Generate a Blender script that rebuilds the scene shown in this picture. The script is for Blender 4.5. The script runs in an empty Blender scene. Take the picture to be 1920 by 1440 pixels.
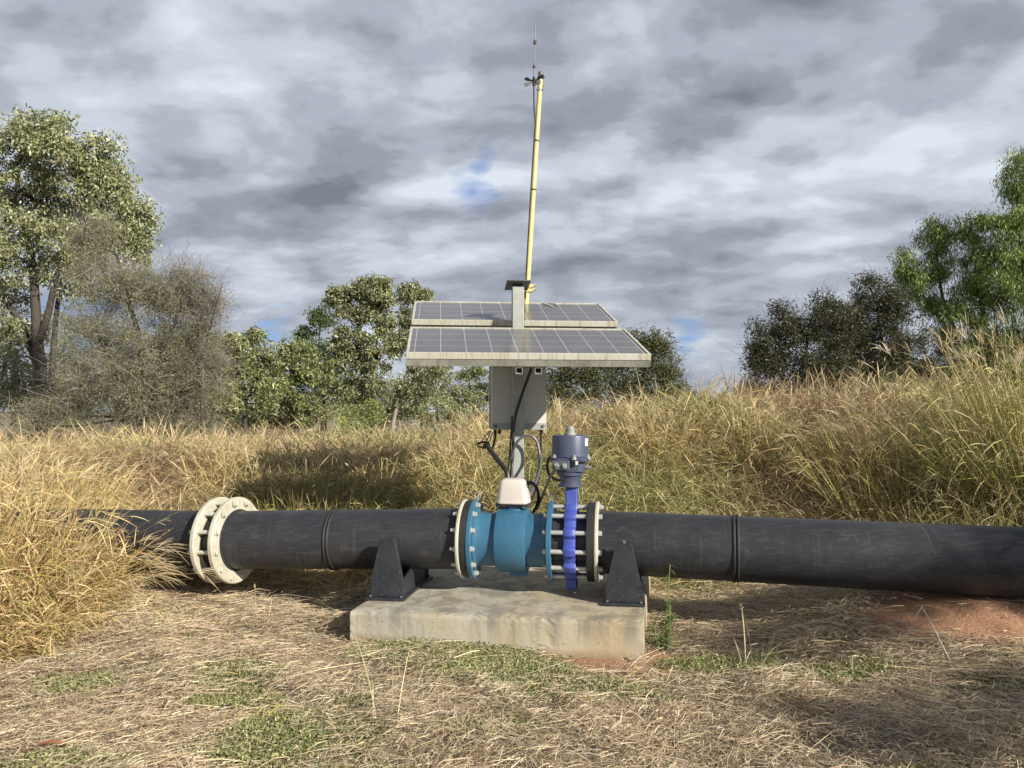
import bpy, math, random
import numpy as np
from mathutils import Vector
from mathutils.bvhtree import BVHTree

# ------------------------------------------------------------------ camera, sky, sun
SC = bpy.context.scene
COL = SC.collection
PITCH = math.radians(2.0); CAMZ = 1.24; F = 1440.0
SC.render.resolution_x = 1024; SC.render.resolution_y = 768
cam_d = bpy.data.cameras.new("camera"); cam = bpy.data.objects.new("camera", cam_d); COL.objects.link(cam)
cam.location = (0, 0, CAMZ); cam.rotation_euler = (math.pi/2 + PITCH, 0, 0)
cam_d.sensor_width = 36; cam_d.lens = 27; cam_d.clip_start = .05; cam_d.clip_end = 2000
SC.camera = cam
SC.view_settings.view_transform = 'Standard'; SC.view_settings.look = 'None'
SC.view_settings.exposure = 0.40; SC.view_settings.gamma = 1
SUN_E = math.radians(26); SH = (0.727, -0.687)          # horizontal direction towards the sun
to_sun = Vector((SH[0]*math.cos(SUN_E), SH[1]*math.cos(SUN_E), math.sin(SUN_E))).normalized()
sl = bpy.data.lights.new("sun", 'SUN'); sl.energy = 5.0; sl.angle = math.radians(.55); sl.color = (1, .93, .80)
so = bpy.data.objects.new("sun", sl); COL.objects.link(so); so.location = (10, -10, 12)
so.rotation_euler = to_sun.to_track_quat('Z', 'Y').to_euler()

def at(px, py, Y):
    u = (px-960)/F; v = (720-py)/F
    y = math.cos(PITCH)-v*math.sin(PITCH); z = math.sin(PITCH)+v*math.cos(PITCH)
    return Vector((u*Y/y, Y, CAMZ+z*Y/y))
def ray(px, py):
    p = at(px, py, 1.0); return (p-Vector((0, 0, CAMZ))).normalized()

W = bpy.data.worlds.new("World"); SC.world = W; W.use_nodes = True
def build_world():
    nt = W.node_tree; N = nt.nodes; L = nt.links; N.clear()
    out = N.new('ShaderNodeOutputWorld'); bg = N.new('ShaderNodeBackground'); L.new(bg.outputs[0], out.inputs[0])
    sky = N.new('ShaderNodeTexSky'); sky.sky_type = 'NISHITA'; sky.sun_disc = False
    sky.sun_elevation = SUN_E; sky.sun_rotation = math.atan2(SH[0], SH[1])
    tc = N.new('ShaderNodeTexCoord'); sep = N.new('ShaderNodeSeparateXYZ'); L.new(tc.outputs['Generated'], sep.inputs[0])
    def M(op, a, b=None, c=None, clamp=False):
        m = N.new('ShaderNodeMath'); m.operation = op; m.use_clamp = clamp
        for i, v in enumerate((a, b, c)):
            if v is None: continue
            if isinstance(v, (int, float)): m.inputs[i].default_value = v
            else: L.new(v, m.inputs[i])
        return m.outputs[0]
    zz = M('ADD', M('MAXIMUM', sep.outputs[2], 0.0), .27)
    cx = M('DIVIDE', sep.outputs[0], zz); cy = M('DIVIDE', sep.outputs[1], zz)
    def proj(sx, sy, rot, off):
        cmb = N.new('ShaderNodeCombineXYZ'); L.new(cx, cmb.inputs[0]); L.new(cy, cmb.inputs[1])
        mp = N.new('ShaderNodeMapping'); mp.vector_type = 'POINT'; L.new(cmb.outputs[0], mp.inputs[0])
        mp.inputs['Location'].default_value = off; mp.inputs['Rotation'].default_value = (0, 0, rot); mp.inputs['Scale'].default_value = (sx, sy, 1)
        return mp.outputs[0]
    def noise(vec, sc, det, rough, dist=0, lac=2.0):
        n = N.new('ShaderNodeTexNoise'); L.new(vec, n.inputs['Vector']); n.inputs['Scale'].default_value = sc
        n.inputs['Detail'].default_value = det; n.inputs['Roughness'].default_value = rough; n.inputs['Distortion'].default_value = dist
        n.inputs['Lacunarity'].default_value = lac
        return n.outputs[0]
    n0 = noise(proj(1, 1.25, .25, (3.1, 1.7, 0)), 1.5, 7, .47, .15)
    n1 = noise(proj(1, 1.25, .25, (3.1+.05, 1.7+.10, 0)), 1.5, 7, .47, .15)      # the same cloud a little nearer the light
    big = noise(proj(.8, 1, .2, (7.7, 2.2, 0)), .8, 2, .5, 0)
    fine = noise(proj(1, 1.3, .3, (2.7, 6.2, 0)), 5.5, 5, .55, .3)
    m0 = noise(proj(1, 1.15, .25, (5.1, 8.7, 0)), 3.4, 7, .52, .25)
    m1 = noise(proj(1, 1.15, .25, (5.1+.04, 8.7+.06, 0)), 3.4, 7, .52, .25)
    d = M('ADD', M('MULTIPLY', M('SUBTRACT', n0, .5), .62), .545)
    d = M('ADD', d, M('MULTIPLY', M('SUBTRACT', big, .5), .20))
    d = M('ADD', d, M('MULTIPLY', M('SUBTRACT', m0, .5), .24))
    d = M('ADD', d, M('MULTIPLY', M('SUBTRACT', n0, n1), .95))
    d = M('ADD', d, M('MULTIPLY', M('SUBTRACT', m0, m1), .42))
    d = M('ADD', d, M('MULTIPLY', M('SUBTRACT', fine, .5), .27))
    def blob(px, py, rx, amt, soft=2.0):
        c = ray(px, py)
        vm = N.new('ShaderNodeVectorMath'); vm.operation = 'DISTANCE'; L.new(tc.outputs['Generated'], vm.inputs[0]); vm.inputs[1].default_value = c
        g = M('SUBTRACT', 1.0, M('DIVIDE', vm.outputs['Value'], rx), clamp=True)
        return M('MULTIPLY', M('POWER', g, soft), amt)
    for b in ((790, 330, .18, .10), (250, 330, .25, .05), (1480, 420, .25, .06), (1380, 190, .25, -.04), (560, 200, .3, -.015), (1750, 350, .3, .03), (1150, 60, .22, .05), (640, 560, .25, .03), (1080, 290, .14, -.05), (60, 60, .25, -.04)):
        d = M('ADD', d, blob(*b, 1.4))
    cr = N.new('ShaderNodeValToRGB'); cr.color_ramp.interpolation = 'EASE'; L.new(d, cr.inputs[0])
    el = cr.color_ramp.elements
    el[0].position = .30; el[0].color = (.168, .184, .224, 1)
    el[1].position = .78; el[1].color = (.60, .655, .72, 1)
    for p, c in ((.44, (.262, .284, .335, 1)), (.54, (.358, .388, .452, 1)), (.65, (.475, .518, .582, 1))):
        e = el.new(p); e.color = c
    hz = M('POWER', M('SUBTRACT', 1.0, M('MULTIPLY', M('MAXIMUM', sep.outputs[2], 0), 3.4), clamp=True), 1.8)
    mx = N.new('ShaderNodeMix'); mx.data_type = 'RGBA'; L.new(M('MULTIPLY', hz, .55), mx.inputs[0]); L.new(cr.outputs[0], mx.inputs[6]); mx.inputs[7].default_value = (.44, .49, .56, 1)
    # blue gaps
    gap = M('ADD', blob(885, 362, .048, 1.15, .8), M('ADD', blob(500, 622, .055, 1.3, .8), M('ADD', blob(1290, 634, .05, 1.2, .8), blob(912, 290, .03, 1.0, .8))))
    gap = M('ADD', gap, M('ADD', blob(130, 560, .07, 1.0, 1), blob(270, 640, .08, 1.0, 1)))
    gn = noise(proj(1, 1.5, .25, (2.4, 5.3, 0)), 5, 4, .5, .1)
    gm = M('MULTIPLY', M('SUBTRACT', M('ADD', gap, M('MULTIPLY', M('SUBTRACT', gn, .5), 2.6)), .66), 1.3, clamp=True)
    gm = M('MULTIPLY', gm, M('MULTIPLY', gap, 4.0, clamp=True))
    gm = M('MULTIPLY', gm, .85)
    skc = N.new('ShaderNodeMix'); skc.data_type = 'RGBA'; skc.blend_type = 'MULTIPLY'; skc.inputs[0].default_value = 1
    L.new(sky.outputs[0], skc.inputs[6]); skc.inputs[7].default_value = (.04, .062, .11, 1)   # sky strength
    m2 = N.new('ShaderNodeMix'); m2.data_type = 'RGBA'; L.new(gm, m2.inputs[0]); L.new(mx.outputs[2], m2.inputs[6]); L.new(skc.outputs[2], m2.inputs[7])
    ov = M('MULTIPLY', M('SUBTRACT', sep.outputs[2], .46), 4.0, clamp=True)      # added darkening of the unseen upper sky, cuts fill light
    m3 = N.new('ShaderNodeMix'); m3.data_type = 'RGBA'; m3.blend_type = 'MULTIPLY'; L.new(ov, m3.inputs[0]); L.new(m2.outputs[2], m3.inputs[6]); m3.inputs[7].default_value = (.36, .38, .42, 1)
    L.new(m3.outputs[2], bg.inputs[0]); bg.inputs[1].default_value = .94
build_world()

# ------------------------------------------------------------------ helpers
R = random.Random(7); NR = np.random.RandomState(11)
def tag(o, label=None, cat=None, group=None, kind=None):
    if label: o['label'] = label
    if cat: o['category'] = cat
    if group: o['group'] = group
    if kind: o['kind'] = kind
    return o
def thing(name, loc, label, cat, group=None):
    o = bpy.data.objects.new(name, None); o.empty_display_size = .1; COL.objects.link(o); o.location = loc
    return tag(o, label, cat, group)
def root_of(o):
    while o.parent: o = o.parent
    return o
def link_mesh(name, me, parent=None):
    o = bpy.data.objects.new(name, me); COL.objects.link(o)
    if parent is not None: o.parent = parent
    return o

class MB:
    """collects shapes in world coordinates"""
    def __init__(s): s.v = []; s.f = []
    def add(s, vs, fs):
        b = len(s.v); s.v += [tuple(x) for x in vs]; s.f += [tuple(i+b for i in f) for f in fs]
    def box(s, c, size, ax=(1, 0, 0), ay=(0, 1, 0), az=(0, 0, 1)):
        c = Vector(c); ax = Vector(ax)*size[0]/2; ay = Vector(ay)*size[1]/2; az = Vector(az)*size[2]/2
        vs = [c+i*ax+j*ay+k*az for i in (-1, 1) for j in (-1, 1) for k in (-1, 1)]
        s.add(vs, [(0, 1, 3, 2), (4, 6, 7, 5), (0, 4, 5, 1), (2, 3, 7, 6), (0, 2, 6, 4), (1, 5, 7, 3)]); return s
    def lathe(s, o, axis, prof, n=32, closed=True, lobes=None):
        o = Vector(o); a = Vector(axis).normalized()
        t = Vector((0, 0, 1)) if abs(a.z) < .9 else Vector((1, 0, 0))
        p = (t-a*t.dot(a)).normalized(); q = a.cross(p)
        vs = []
        for (h, r) in prof:
            for i in range(n):
                th = 2*math.pi*i/n; rr = r*(lobes(th) if lobes else 1)
                vs.append(o+a*h+(p*math.cos(th)+q*math.sin(th))*rr)
        fs = []
        m = len(prof)
        for j in range(m-1):
            for i in range(n):
                k = (i+1) % n; fs.append((j*n+i, j*n+k, (j+1)*n+k, (j+1)*n+i))
        if closed:
            if prof[0][1] > 1e-6: fs.append(tuple(range(n-1, -1, -1)))
            if prof[-1][1] > 1e-6: fs.append(tuple((m-1)*n+i for i in range(n)))
        s.add(vs, fs); return s
    def ring(s, o, axis, h0, h1, ri, ro, n=64, bev=.003, lobes=None):
        prof = [(h0, ri), (h0, ro-bev), (h0+bev, ro), (h1-bev, ro), (h1, ro-bev), (h1, ri), (h0, ri)]
        return s.lathe(o, axis, prof, n, closed=False, lobes=lobes)
    def cyl(s, p0, p1, r0, r1=None, n=12):
        p0 = Vector(p0); p1 = Vector(p1); r1 = r0 if r1 is None else r1
        return s.lathe(p0, p1-p0, [(0, r0), ((p1-p0).length, r1)], n)
    def tube(s, pts, r, n=8, sub=6):
        pts = [Vector(p) for p in pts]
        if sub > 1 and len(pts) > 2: pts = smooth_path(pts, sub)
        rs = r if callable(r) else (lambda t: r)
        m = len(pts); vs = []; prev = None
        for i, p in enumerate(pts):
            d = (pts[min(i+1, m-1)]-pts[max(i-1, 0)]).normalized()
            if prev is None:
                t = Vector((0, 0, 1)) if abs(d.z) < .9 else Vector((1, 0, 0)); prev = (t-d*t.dot(d)).normalized()
            prev = (prev-d*prev.dot(d)).normalized(); q = d.cross(prev); rr = rs(i/(m-1))
            for k in range(n):
                a = 2*math.pi*k/n; vs.append(p+(prev*math.cos(a)+q*math.sin(a))*rr)
        fs = [(j*n+i, j*n+(i+1) % n, (j+1)*n+(i+1) % n, (j+1)*n+i) for j in range(m-1) for i in range(n)]
        fs.append(tuple(range(n-1, -1, -1))); fs.append(tuple((m-1)*n+i for i in range(n)))
        s.add(vs, fs); return s
    def prism(s, poly, vec):
        vec = Vector(vec); a = [Vector(p) for p in poly]; n = len(a)
        s.add(a+[p+vec for p in a], [tuple(range(n-1, -1, -1)), tuple(range(n, 2*n))]+[(i, (i+1) % n, n+(i+1) % n, n+i) for i in range(n)]); return s
    def bolt(s, p, axis, hr=.014, hh=.011, washer=True, stub=.0):
        a = Vector(axis).normalized(); p = Vector(p)
        if washer: s.lathe(p, a, [(0, hr*1.3), (.003, hr*1.3)], 14)
        s.lathe(p+a*.0032, a, [(0, hr), (hh, hr), (hh+.0015, hr*.85)], 6)
        if stub: s.lathe(p+a*(hh+.004), a, [(0, hr*.55), (stub, hr*.55)], 8)
        return s
    def build(s, name, mat, parent=None, bevel=0, smooth=35, seg=2, fix=True):
        me = bpy.data.meshes.new(name)
        off = Vector((0, 0, 0))
        if parent is not None: off = root_of(parent).location
        me.from_pydata([(x-off.x, y-off.y, z-off.z) for x, y, z in s.v], [], s.f)
        import bmesh
        if fix:
            bm = bmesh.new(); bm.from_mesh(me); bmesh.ops.recalc_face_normals(bm, faces=bm.faces); bm.to_mesh(me); bm.free()
        me.polygons.foreach_set('use_smooth', [True]*len(me.polygons)); me.set_sharp_from_angle(angle=math.radians(smooth))
        me.materials.append(mat)
        o = link_mesh(name, me, parent)
        if bevel:
            b = o.modifiers.new('bevel', 'BEVEL'); b.width = bevel; b.segments = seg; b.limit_method = 'ANGLE'; b.angle_limit = math.radians(50)
            b.harden_normals = True
        return o
def smooth_path(p, sub):
    out = []; n = len(p)
    for i in range(n-1):
        a = p[max(i-1, 0)]; b = p[i]; c = p[i+1]; d = p[min(i+2, n-1)]
        for k in range(sub):
            t = k/sub
            out.append(.5*((2*b)+(c-a)*t+(2*a-5*b+4*c-d)*t*t+(-a+3*b-3*c+d)*t**3))
    out.append(p[-1]); return out

# ------------------------------------------------------------------ materials
def mat(name):
    m = bpy.data.materials.new(name); m.use_nodes = True; m.node_tree.nodes.clear(); return m
class NT:
    def __init__(s, m):
        s.N = m.node_tree.nodes; s.L = m.node_tree.links
        s.out = s.N.new('ShaderNodeOutputMaterial'); s.tc = s.N.new('ShaderNodeTexCoord')
    def put(s, inp, v):
        if v is None: return
        if hasattr(v, 'links'): s.L.new(v, inp)
        else:
            if inp.type == 'RGBA' and len(v) == 3: v = (*v, 1)
            inp.default_value = v
    def noise(s, sc, det=4, rough=.55, dist=0, vec=None, scale=None, col=False):
        n = s.N.new('ShaderNodeTexNoise'); v = vec or s.tc.outputs['Object']
        if scale: v = s.map(v, scale)
        s.L.new(v, n.inputs['Vector']); n.inputs['Scale'].default_value = sc; n.inputs['Detail'].default_value = det
        n.inputs['Roughness'].default_value = rough; n.inputs['Distortion'].default_value = dist
        return n.outputs[1 if col else 0]
    def map(s, v, scale, rot=(0, 0, 0), loc=(0, 0, 0)):
        m = s.N.new('ShaderNodeMapping'); s.L.new(v, m.inputs[0]); m.inputs['Scale'].default_value = scale; m.inputs['Rotation'].default_value = rot; m.inputs['Location'].default_value = loc
        return m.outputs[0]
    def ramp(s, f, pts):
        r = s.N.new('ShaderNodeValToRGB'); s.L.new(f, r.inputs[0]); e = r.color_ramp.elements
        while len(e) < len(pts): e.new(.5)
        for i, (p, c) in enumerate(pts):
            e[i].position = p; e[i].color = (c, c, c, 1) if isinstance(c, (int, float)) else (*c, 1)
        return r.outputs[0]
    def mix(s, f, a, b, mode='MIX'):
        m = s.N.new('ShaderNodeMix'); m.data_type = 'RGBA'; m.blend_type = mode
        s.put(m.inputs[0], f); s.put(m.inputs[6], a); s.put(m.inputs[7], b); return m.outputs[2]
    def math(s, op, a, b=None, clamp=False):
        m = s.N.new('ShaderNodeMath'); m.operation = op; m.use_clamp = clamp; s.put(m.inputs[0], a)
        if b is not None: s.put(m.inputs[1], b)
        return m.outputs[0]
    def attr(s, name, out=0):
        a = s.N.new('ShaderNodeAttribute'); a.attribute_name = name; return a.outputs[out]
    def bump(s, h, strength=.3, dist=.01):
        b = s.N.new('ShaderNodeBump'); s.L.new(h, b.inputs['Height']); b.inputs['Strength'].default_value = strength; b.inputs['Distance'].default_value = dist
        return b.outputs[0]
    def bsdf(s, col, rough=.5, metal=0, bump=None, spec=None, coat=None):
        b = s.N.new('ShaderNodeBsdfPrincipled'); s.put(b.inputs['Base Color'], col); s.put(b.inputs['Roughness'], rough); s.put(b.inputs['Metallic'], metal)
        if bump is not None: s.L.new(bump, b.inputs['Normal'])
        if spec is not None: s.put(b.inputs['Specular IOR Level'], spec)
        if coat is not None: s.put(b.inputs['Coat Weight'], coat)
        s.L.new(b.outputs[0], s.out.inputs[0]); return b
def painted(name, c, c2, rough=.45, metal=0, sc=6, amt=.5, spot=None, bs=.12):
    m = mat(name); t = NT(m)
    f = t.ramp(t.noise(sc, 6, .65, .3), [(.40, 0.), (.66, amt)])
    col = t.mix(f, c, c2)
    if spot: col = t.mix(t.ramp(t.noise(sc*9, 3, .6), [(.60, 0.), (.70, .7)]), col, spot)
    rg = t.math('ADD', t.math('MULTIPLY', t.noise(sc*4, 4, .6), .25), rough-.12)
    t.bsdf(col, rg, metal, t.bump(t.noise(sc*25, 4, .6), bs, .002)); return m
M_ = {}
def pipe_mat():
    m = mat('black_polyethylene'); t = NT(m)
    base = t.mix(t.ramp(t.noise(2.2, 6, .65), [(.35, 0.), (.7, 1.)]), (.024, .026, .032), (.040, .042, .048))
    dust = t.ramp(t.noise(60, 5, .75, 0, scale=(.05, 1, 1)), [(.50, 0.), (.80, .45)])
    col = t.mix(dust, base, (.115, .118, .122))
    ring = t.ramp(t.noise(45, 3, .6, 0, scale=(1, .06, .06)), [(.58, 0.), (.72, .22)])
    col = t.mix(t.math('MULTIPLY', ring, t.ramp(t.noise(3, 3, .5), [(.45, 0.), (.62, 1.)])), col, (.17, .165, .155))
    scr = t.ramp(t.noise(26, 2, .5, 3.2, scale=(1, 1, 1)), [(.498, 0.), (.504, .7), (.51, 0.)])
    col = t.mix(t.math('MULTIPLY', scr, t.ramp(t.noise(5, 3, .5), [(.52, 0.), (.66, 1.)])), col, (.26, .25, .235))
    soil = t.ramp(t.noise(9, 5, .7), [(.60, 0.), (.76, .35)])
    col = t.mix(soil, col, (.16, .12, .085))
    t.bsdf(col, t.math('ADD', t.math('MULTIPLY', dust, .3), .42), 0, t.bump(t.noise(30, 5, .6), .12, .004), .32); return m
M_['pipe'] = pipe_mat()
M_['cream'] = painted('cream_coated_flange', (.56, .55, .46), (.42, .385, .29), .5, 0, 7, .85, (.36, .32, .25))
M_['white'] = painted('galvanised_bolt', (.55, .56, .55), (.38, .38, .36), .42, .35, 14, .8)
M_['paintbolt'] = painted('cream_bolt', (.62, .61, .54), (.42, .38, .30), .5, 0, 14, .7)
M_['blue'] = painted('blue_meter_paint', (.040, .130, .225), (.055, .165, .265), .36, 0, 4, .6, (.05, .19, .28), .05)
M_['violet'] = painted('violet_valve_paint', (.055, .085, .40), (.07, .10, .34), .42, 0, 9, .6, (.10, .12, .35), .1)
M_['slate'] = painted('slate_blue_actuator', (.070, .088, .150), (.085, .10, .155), .42, .1, 6, .6, (.11, .12, .15), .08)
M_['greyblk'] = painted('grey_housing', (.10, .11, .13), (.15, .16, .17), .45, .2, 8, .8)
M_['rubber'] = painted('black_rubber', (.020, .020, .020), (.038, .036, .035), .65, 0, 12, .7)
M_['cable'] = painted('black_cable', (.018, .018, .019), (.04, .04, .04), .38, 0, 20, .5)
M_['gcable'] = painted('grey_cable', (.10, .10, .105), (.16, .16, .155), .4, 0, 20, .5)
M_['support'] = painted('charcoal_support_paint', (.022, .026, .035), (.045, .047, .055), .42, 0, 6, .7, (.10, .09, .08))
M_['galv'] = painted('galvanised_steel', (.40, .42, .40), (.30, .315, .30), .48, .25, 11, .9, (.46, .47, .44))
M_['box'] = painted('light_grey_enclosure_paint', (.60, .60, .56), (.50, .49, .45), .45, 0, 3, .6)
M_['darkgrey'] = painted('dark_grey_plate', (.12, .125, .125), (.18, .18, .17), .5, .2, 9, .8)
M_['sensor'] = painted('pale_sensor_housing', (.62, .585, .54), (.52, .47, .42), .42, 0, 7, .6)
M_['yellow'] = painted('yellow_fibreglass', (.76, .64, .27), (.66, .54, .23), .42, 0, 5, .7, (.38, .27, .10))
M_['steel'] = painted('stainless_steel', (.38, .38, .39), (.28, .28, .28), .5, .5, 9, .5)
M_['paper'] = painted('white_label', (.75, .76, .76), (.65, .66, .66), .5, 0, 9, .5)
def lichen_frame():
    m = mat('weathered_aluminium_frame'); t = NT(m)
    c = t.mix(t.ramp(t.noise(5, 4, .6), [(.35, 0.), (.65, 1.)]), (.64, .64, .58), (.56, .54, .43))
    st = t.ramp(t.noise(60, 4, .7, 0, scale=(1, .2, .06)), [(.50, 0.), (.70, .6)])
    c = t.mix(st, c, (.20, .17, .085))
    t.bsdf(c, .5, .15, t.bump(t.noise(80, 3), .1, .002)); return m
M_['frame'] = lichen_frame()
def streaky_metal():
    m = mat('dull_aluminium_rail'); t = NT(m)
    c = t.mix(t.ramp(t.noise(4, 5, .7, 0, scale=(1, 1, .25)), [(.35, 0.), (.66, 1.)]), (.22, .215, .19), (.40, .40, .36))
    c = t.mix(t.ramp(t.noise(50, 4, .7, 0, scale=(1, 1, .08)), [(.5, 0.), (.7, .6)]), c, (.14, .13, .10))
    t.bsdf(c, .5, .25); return m
M_['rail'] = streaky_metal()
def glass_mat():
    m = mat('solar_cells'); t = NT(m); uv = t.tc.outputs['UV']
    sep = t.N.new('ShaderNodeSeparateXYZ'); t.L.new(uv, sep.inputs[0])
    def line(c, n, w):
        a = t.math('MULTIPLY', c, n); fr = t.math('FRACT', t.math('ADD', a, .5)); d = t.math('ABSOLUTE', t.math('SUBTRACT', fr, .5))
        return t.math('LESS_THAN', d, w)
    lx = line(sep.outputs[0], 9.0, .010); ly = line(sep.outputs[1], 4.0, .010)
    fx = line(sep.outputs[1], 12.0, .018)
    c = t.mix(t.noise(3, 3, .5), (.030, .032, .046), (.042, .044, .060))
    c = t.mix(t.math('MULTIPLY', fx, .25), c, (.2, .2, .22))
    dust = t.ramp(t.noise(2.0, 5, .65), [(.3, .36), (.75, .60)])
    c = t.mix(dust, c, (.235, .225, .23))
    c = t.mix(t.ramp(t.noise(34, 3, .6), [(.69, 0.), (.73, .5)]), c, (.34, .31, .25))
    c = t.mix(t.math('MULTIPLY', t.math('MAXIMUM', lx, ly), .85), c, (.62, .62, .62))
    t.bsdf(c, t.math('ADD', t.math('MULTIPLY', t.noise(5, 5, .6), .14), .14), 0, None, .5); return m
M_['cells'] = glass_mat()
def concrete_mat():
    m = mat('weathered_concrete'); t = NT(m)
    n1 = t.noise(2.3, 6, .6, .4)
    c = t.mix(t.ramp(n1, [(.35, 0.), (.65, 1.)]), (.53, .50, .41), (.42, .39, .31))
    c = t.mix(t.ramp(t.noise(3.1, 5, .6, .3, scale=(1.4, 1, .35)), [(.48, 0.), (.68, .65)]), c, (.44, .33, .18))
    c = t.mix(t.ramp(t.noise(14, 6, .7), [(.42, 0.), (.62, .5)]), c, (.50, .48, .43))
    drip = t.ramp(t.noise(16, 4, .6, .2, scale=(1, 1, .12)), [(.5, 0.), (.66, .55)])
    c = t.mix(drip, c, (.21, .195, .16))
    hx = t.N.new('ShaderNodeSeparateXYZ'); t.L.new(t.tc.outputs['Object'], hx.inputs[0])
    tan = t.math('MULTIPLY', t.math('ADD', t.math('MULTIPLY', hx.outputs[0], 2.2), .35, clamp=True), t.ramp(t.noise(2.6, 5, .6, .5, scale=(1, 1, .5)), [(.36, 0.), (.58, .75)]))
    c = t.mix(tan, c, (.47, .37, .21))
    run = t.math('MULTIPLY', t.ramp(t.noise(7, 5, .65, .3, scale=(1, 1, .1)), [(.47, 0.), (.60, .7)]), t.math('MULTIPLY', t.math('SUBTRACT', hx.outputs[2], .04), 9.0, clamp=True))
    c = t.mix(run, c, (.20, .19, .165))
    pits = t.ramp(t.noise(70, 3, .6), [(.30, 1.), (.36, 0.)])
    c = t.mix(t.math('MULTIPLY', pits, .8), c, (.10, .09, .07))
    # red soil splash near the ground
    h = t.N.new('ShaderNodeSeparateXYZ'); t.L.new(t.tc.outputs['Object'], h.inputs[0])
    sp = t.math('SUBTRACT', t.math('ADD', t.math('MULTIPLY', t.noise(9, 4, .6), .06), .02), h.outputs[2])
    c = t.mix(t.math('MULTIPLY', sp, 14., clamp=True), c, (.25, .18, .11))
    bm = t.math('SUBTRACT', t.noise(40, 6, .7), t.math('MULTIPLY', pits, .6))
    t.bsdf(c, .85, 0, t.bump(bm, .35, .003)); return m
M_['concrete'] = concrete_mat()
def veg_mat(name, trans=.35, rough=.55, spec=.3):
    m = mat(name); t = NT(m); c = t.attr('col')
    b = t.N.new('ShaderNodeBsdfPrincipled'); t.put(b.inputs['Base Color'], c); b.inputs['Roughness'].default_value = rough; b.inputs['Specular IOR Level'].default_value = spec
    tr = t.N.new('ShaderNodeBsdfTranslucent'); t.put(tr.inputs[0], c)
    mx = t.N.new('ShaderNodeMixShader'); mx.inputs[0].default_value = trans
    t.L.new(b.outputs[0], mx.inputs[1]); t.L.new(tr.outputs[0], mx.inputs[2]); t.L.new(mx.outputs[0], t.out.inputs[0]); return m
M_['grass'] = veg_mat('dry_grass_blades', .12, .55, .25)
M_['leaf'] = veg_mat('tree_leaves', .22, .42, .4)
def bark_mat(name, a, b):
    m = mat(name); t = NT(m)
    c = t.mix(t.ramp(t.noise(6, 6, .7, .4, scale=(1, 1, .3)), [(.35, 0.), (.65, 1.)]), a, b)
    t.bsdf(c, .85, 0, t.bump(t.noise(25, 5, .7, 0, scale=(1, 1, .25)), .6, .02)); return m
M_['bark'] = bark_mat('dark_bark', (.038, .032, .027), (.085, .072, .06))
M_['palebark'] = bark_mat('pale_bark', (.36, .31, .26), (.20, .165, .135))

# ------------------------------------------------------------------ terrain
def sstep(a, b, x):
    t = np.clip((x-a)/(b-a), 0, 1); return t*t*(3-2*t)
def wob(x, y, f, ph=0.):
    return (np.sin(x*f+ph+1.3*np.sin(y*f*.7+ph*2))*np.cos(y*f*1.13+ph*1.7+1.1*np.sin(x*f*.6+ph)))
def vnoise(x, y, f, seed=0):
    """value noise, 0..1"""
    x = np.asarray(x, float)*f+seed*17.13; y = np.asarray(y, float)*f+seed*31.7
    xi = np.floor(x).astype(np.int64); yi = np.floor(y).astype(np.int64); xf = x-xi; yf = y-yi
    def h(a, b):
        n = (a*374761393+b*668265263+seed*2147483) & 0xffffffff
        n = ((n ^ (n >> 13))*1274126177) & 0xffffffff
        return ((n ^ (n >> 16)) & 0xffff)/65535.
    u = xf*xf*(3-2*xf); v = yf*yf*(3-2*yf)
    return (h(xi, yi)*(1-u)+h(xi+1, yi)*u)*(1-v)+(h(xi, yi+1)*(1-u)+h(xi+1, yi+1)*u)*v
def fbm(x, y, f, seed=0, oc=4):
    s = 0; a = .5; tot = 0
    for i in range(oc):
        s = s+a*vnoise(x, y, f*2**i, seed+i); tot += a; a *= .5
    return s/tot
def height(x, y):
    x = np.asarray(x, float); y = np.asarray(y, float)
    yy = y-.10*x
    bank = sstep(5.35, 8.0, yy)*(.46+.42*sstep(-2.4, 1.0, x)+.10*sstep(2.0, 4.5, x))*(1-.55*sstep(9.5, 16, yy))
    bank = bank+.34*(fbm(x, y, .75, 14, 3)-.5)*sstep(5.6, 7.4, yy)*(1-sstep(11, 20, yy))
    left = .07*sstep(-.9, -2.2, x)*sstep(3.6, 4.8, y)
    rr = sstep(1.25, 2.3, x); py_ = 4.45-.27*(x-.5)
    right = rr*(.235*sstep(3.30, 3.95, y)*(1-.45*sstep(py_+.3, py_+.9, y)))+.05*sstep(1.0, 2.0, x)
    hump = .035*(fbm(x, y, .9, 3)-.5)+.05*(fbm(x, y, 2.6, 5)-.5)+.022*(fbm(x, y, 9, 9)-.5)
    padm = np.exp(-(((x+.0)/1.2)**4+((y-4.7)/1.1)**4))
    return bank+left+right+hump*(1-.5*padm)-.005
def soil_mask(x, y):
    def e(cx, cy, rx, ry, a=0.):
        dx = x-cx; dy = y-cy; c, s = math.cos(a), math.sin(a)
        return 1-np.sqrt(((dx*c+dy*s)/rx)**2+((-dx*s+dy*c)/ry)**2)
    m = np.maximum.reduce([e(.42, 3.80, .36, .17, -.2), e(.80, 3.86, .24, .20), e(2.3, 3.86, .72, .34, -.15), e(3.1, 3.75, .5, .3), e(-.22, 3.42, .08, .05), e(1.15, 3.1, .12, .07), e(.25, 2.7, .12, .05)])
    return np.clip(m*3.0+(fbm(x, y, 6, 21)-.5)*1.5, 0, 1)
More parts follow.
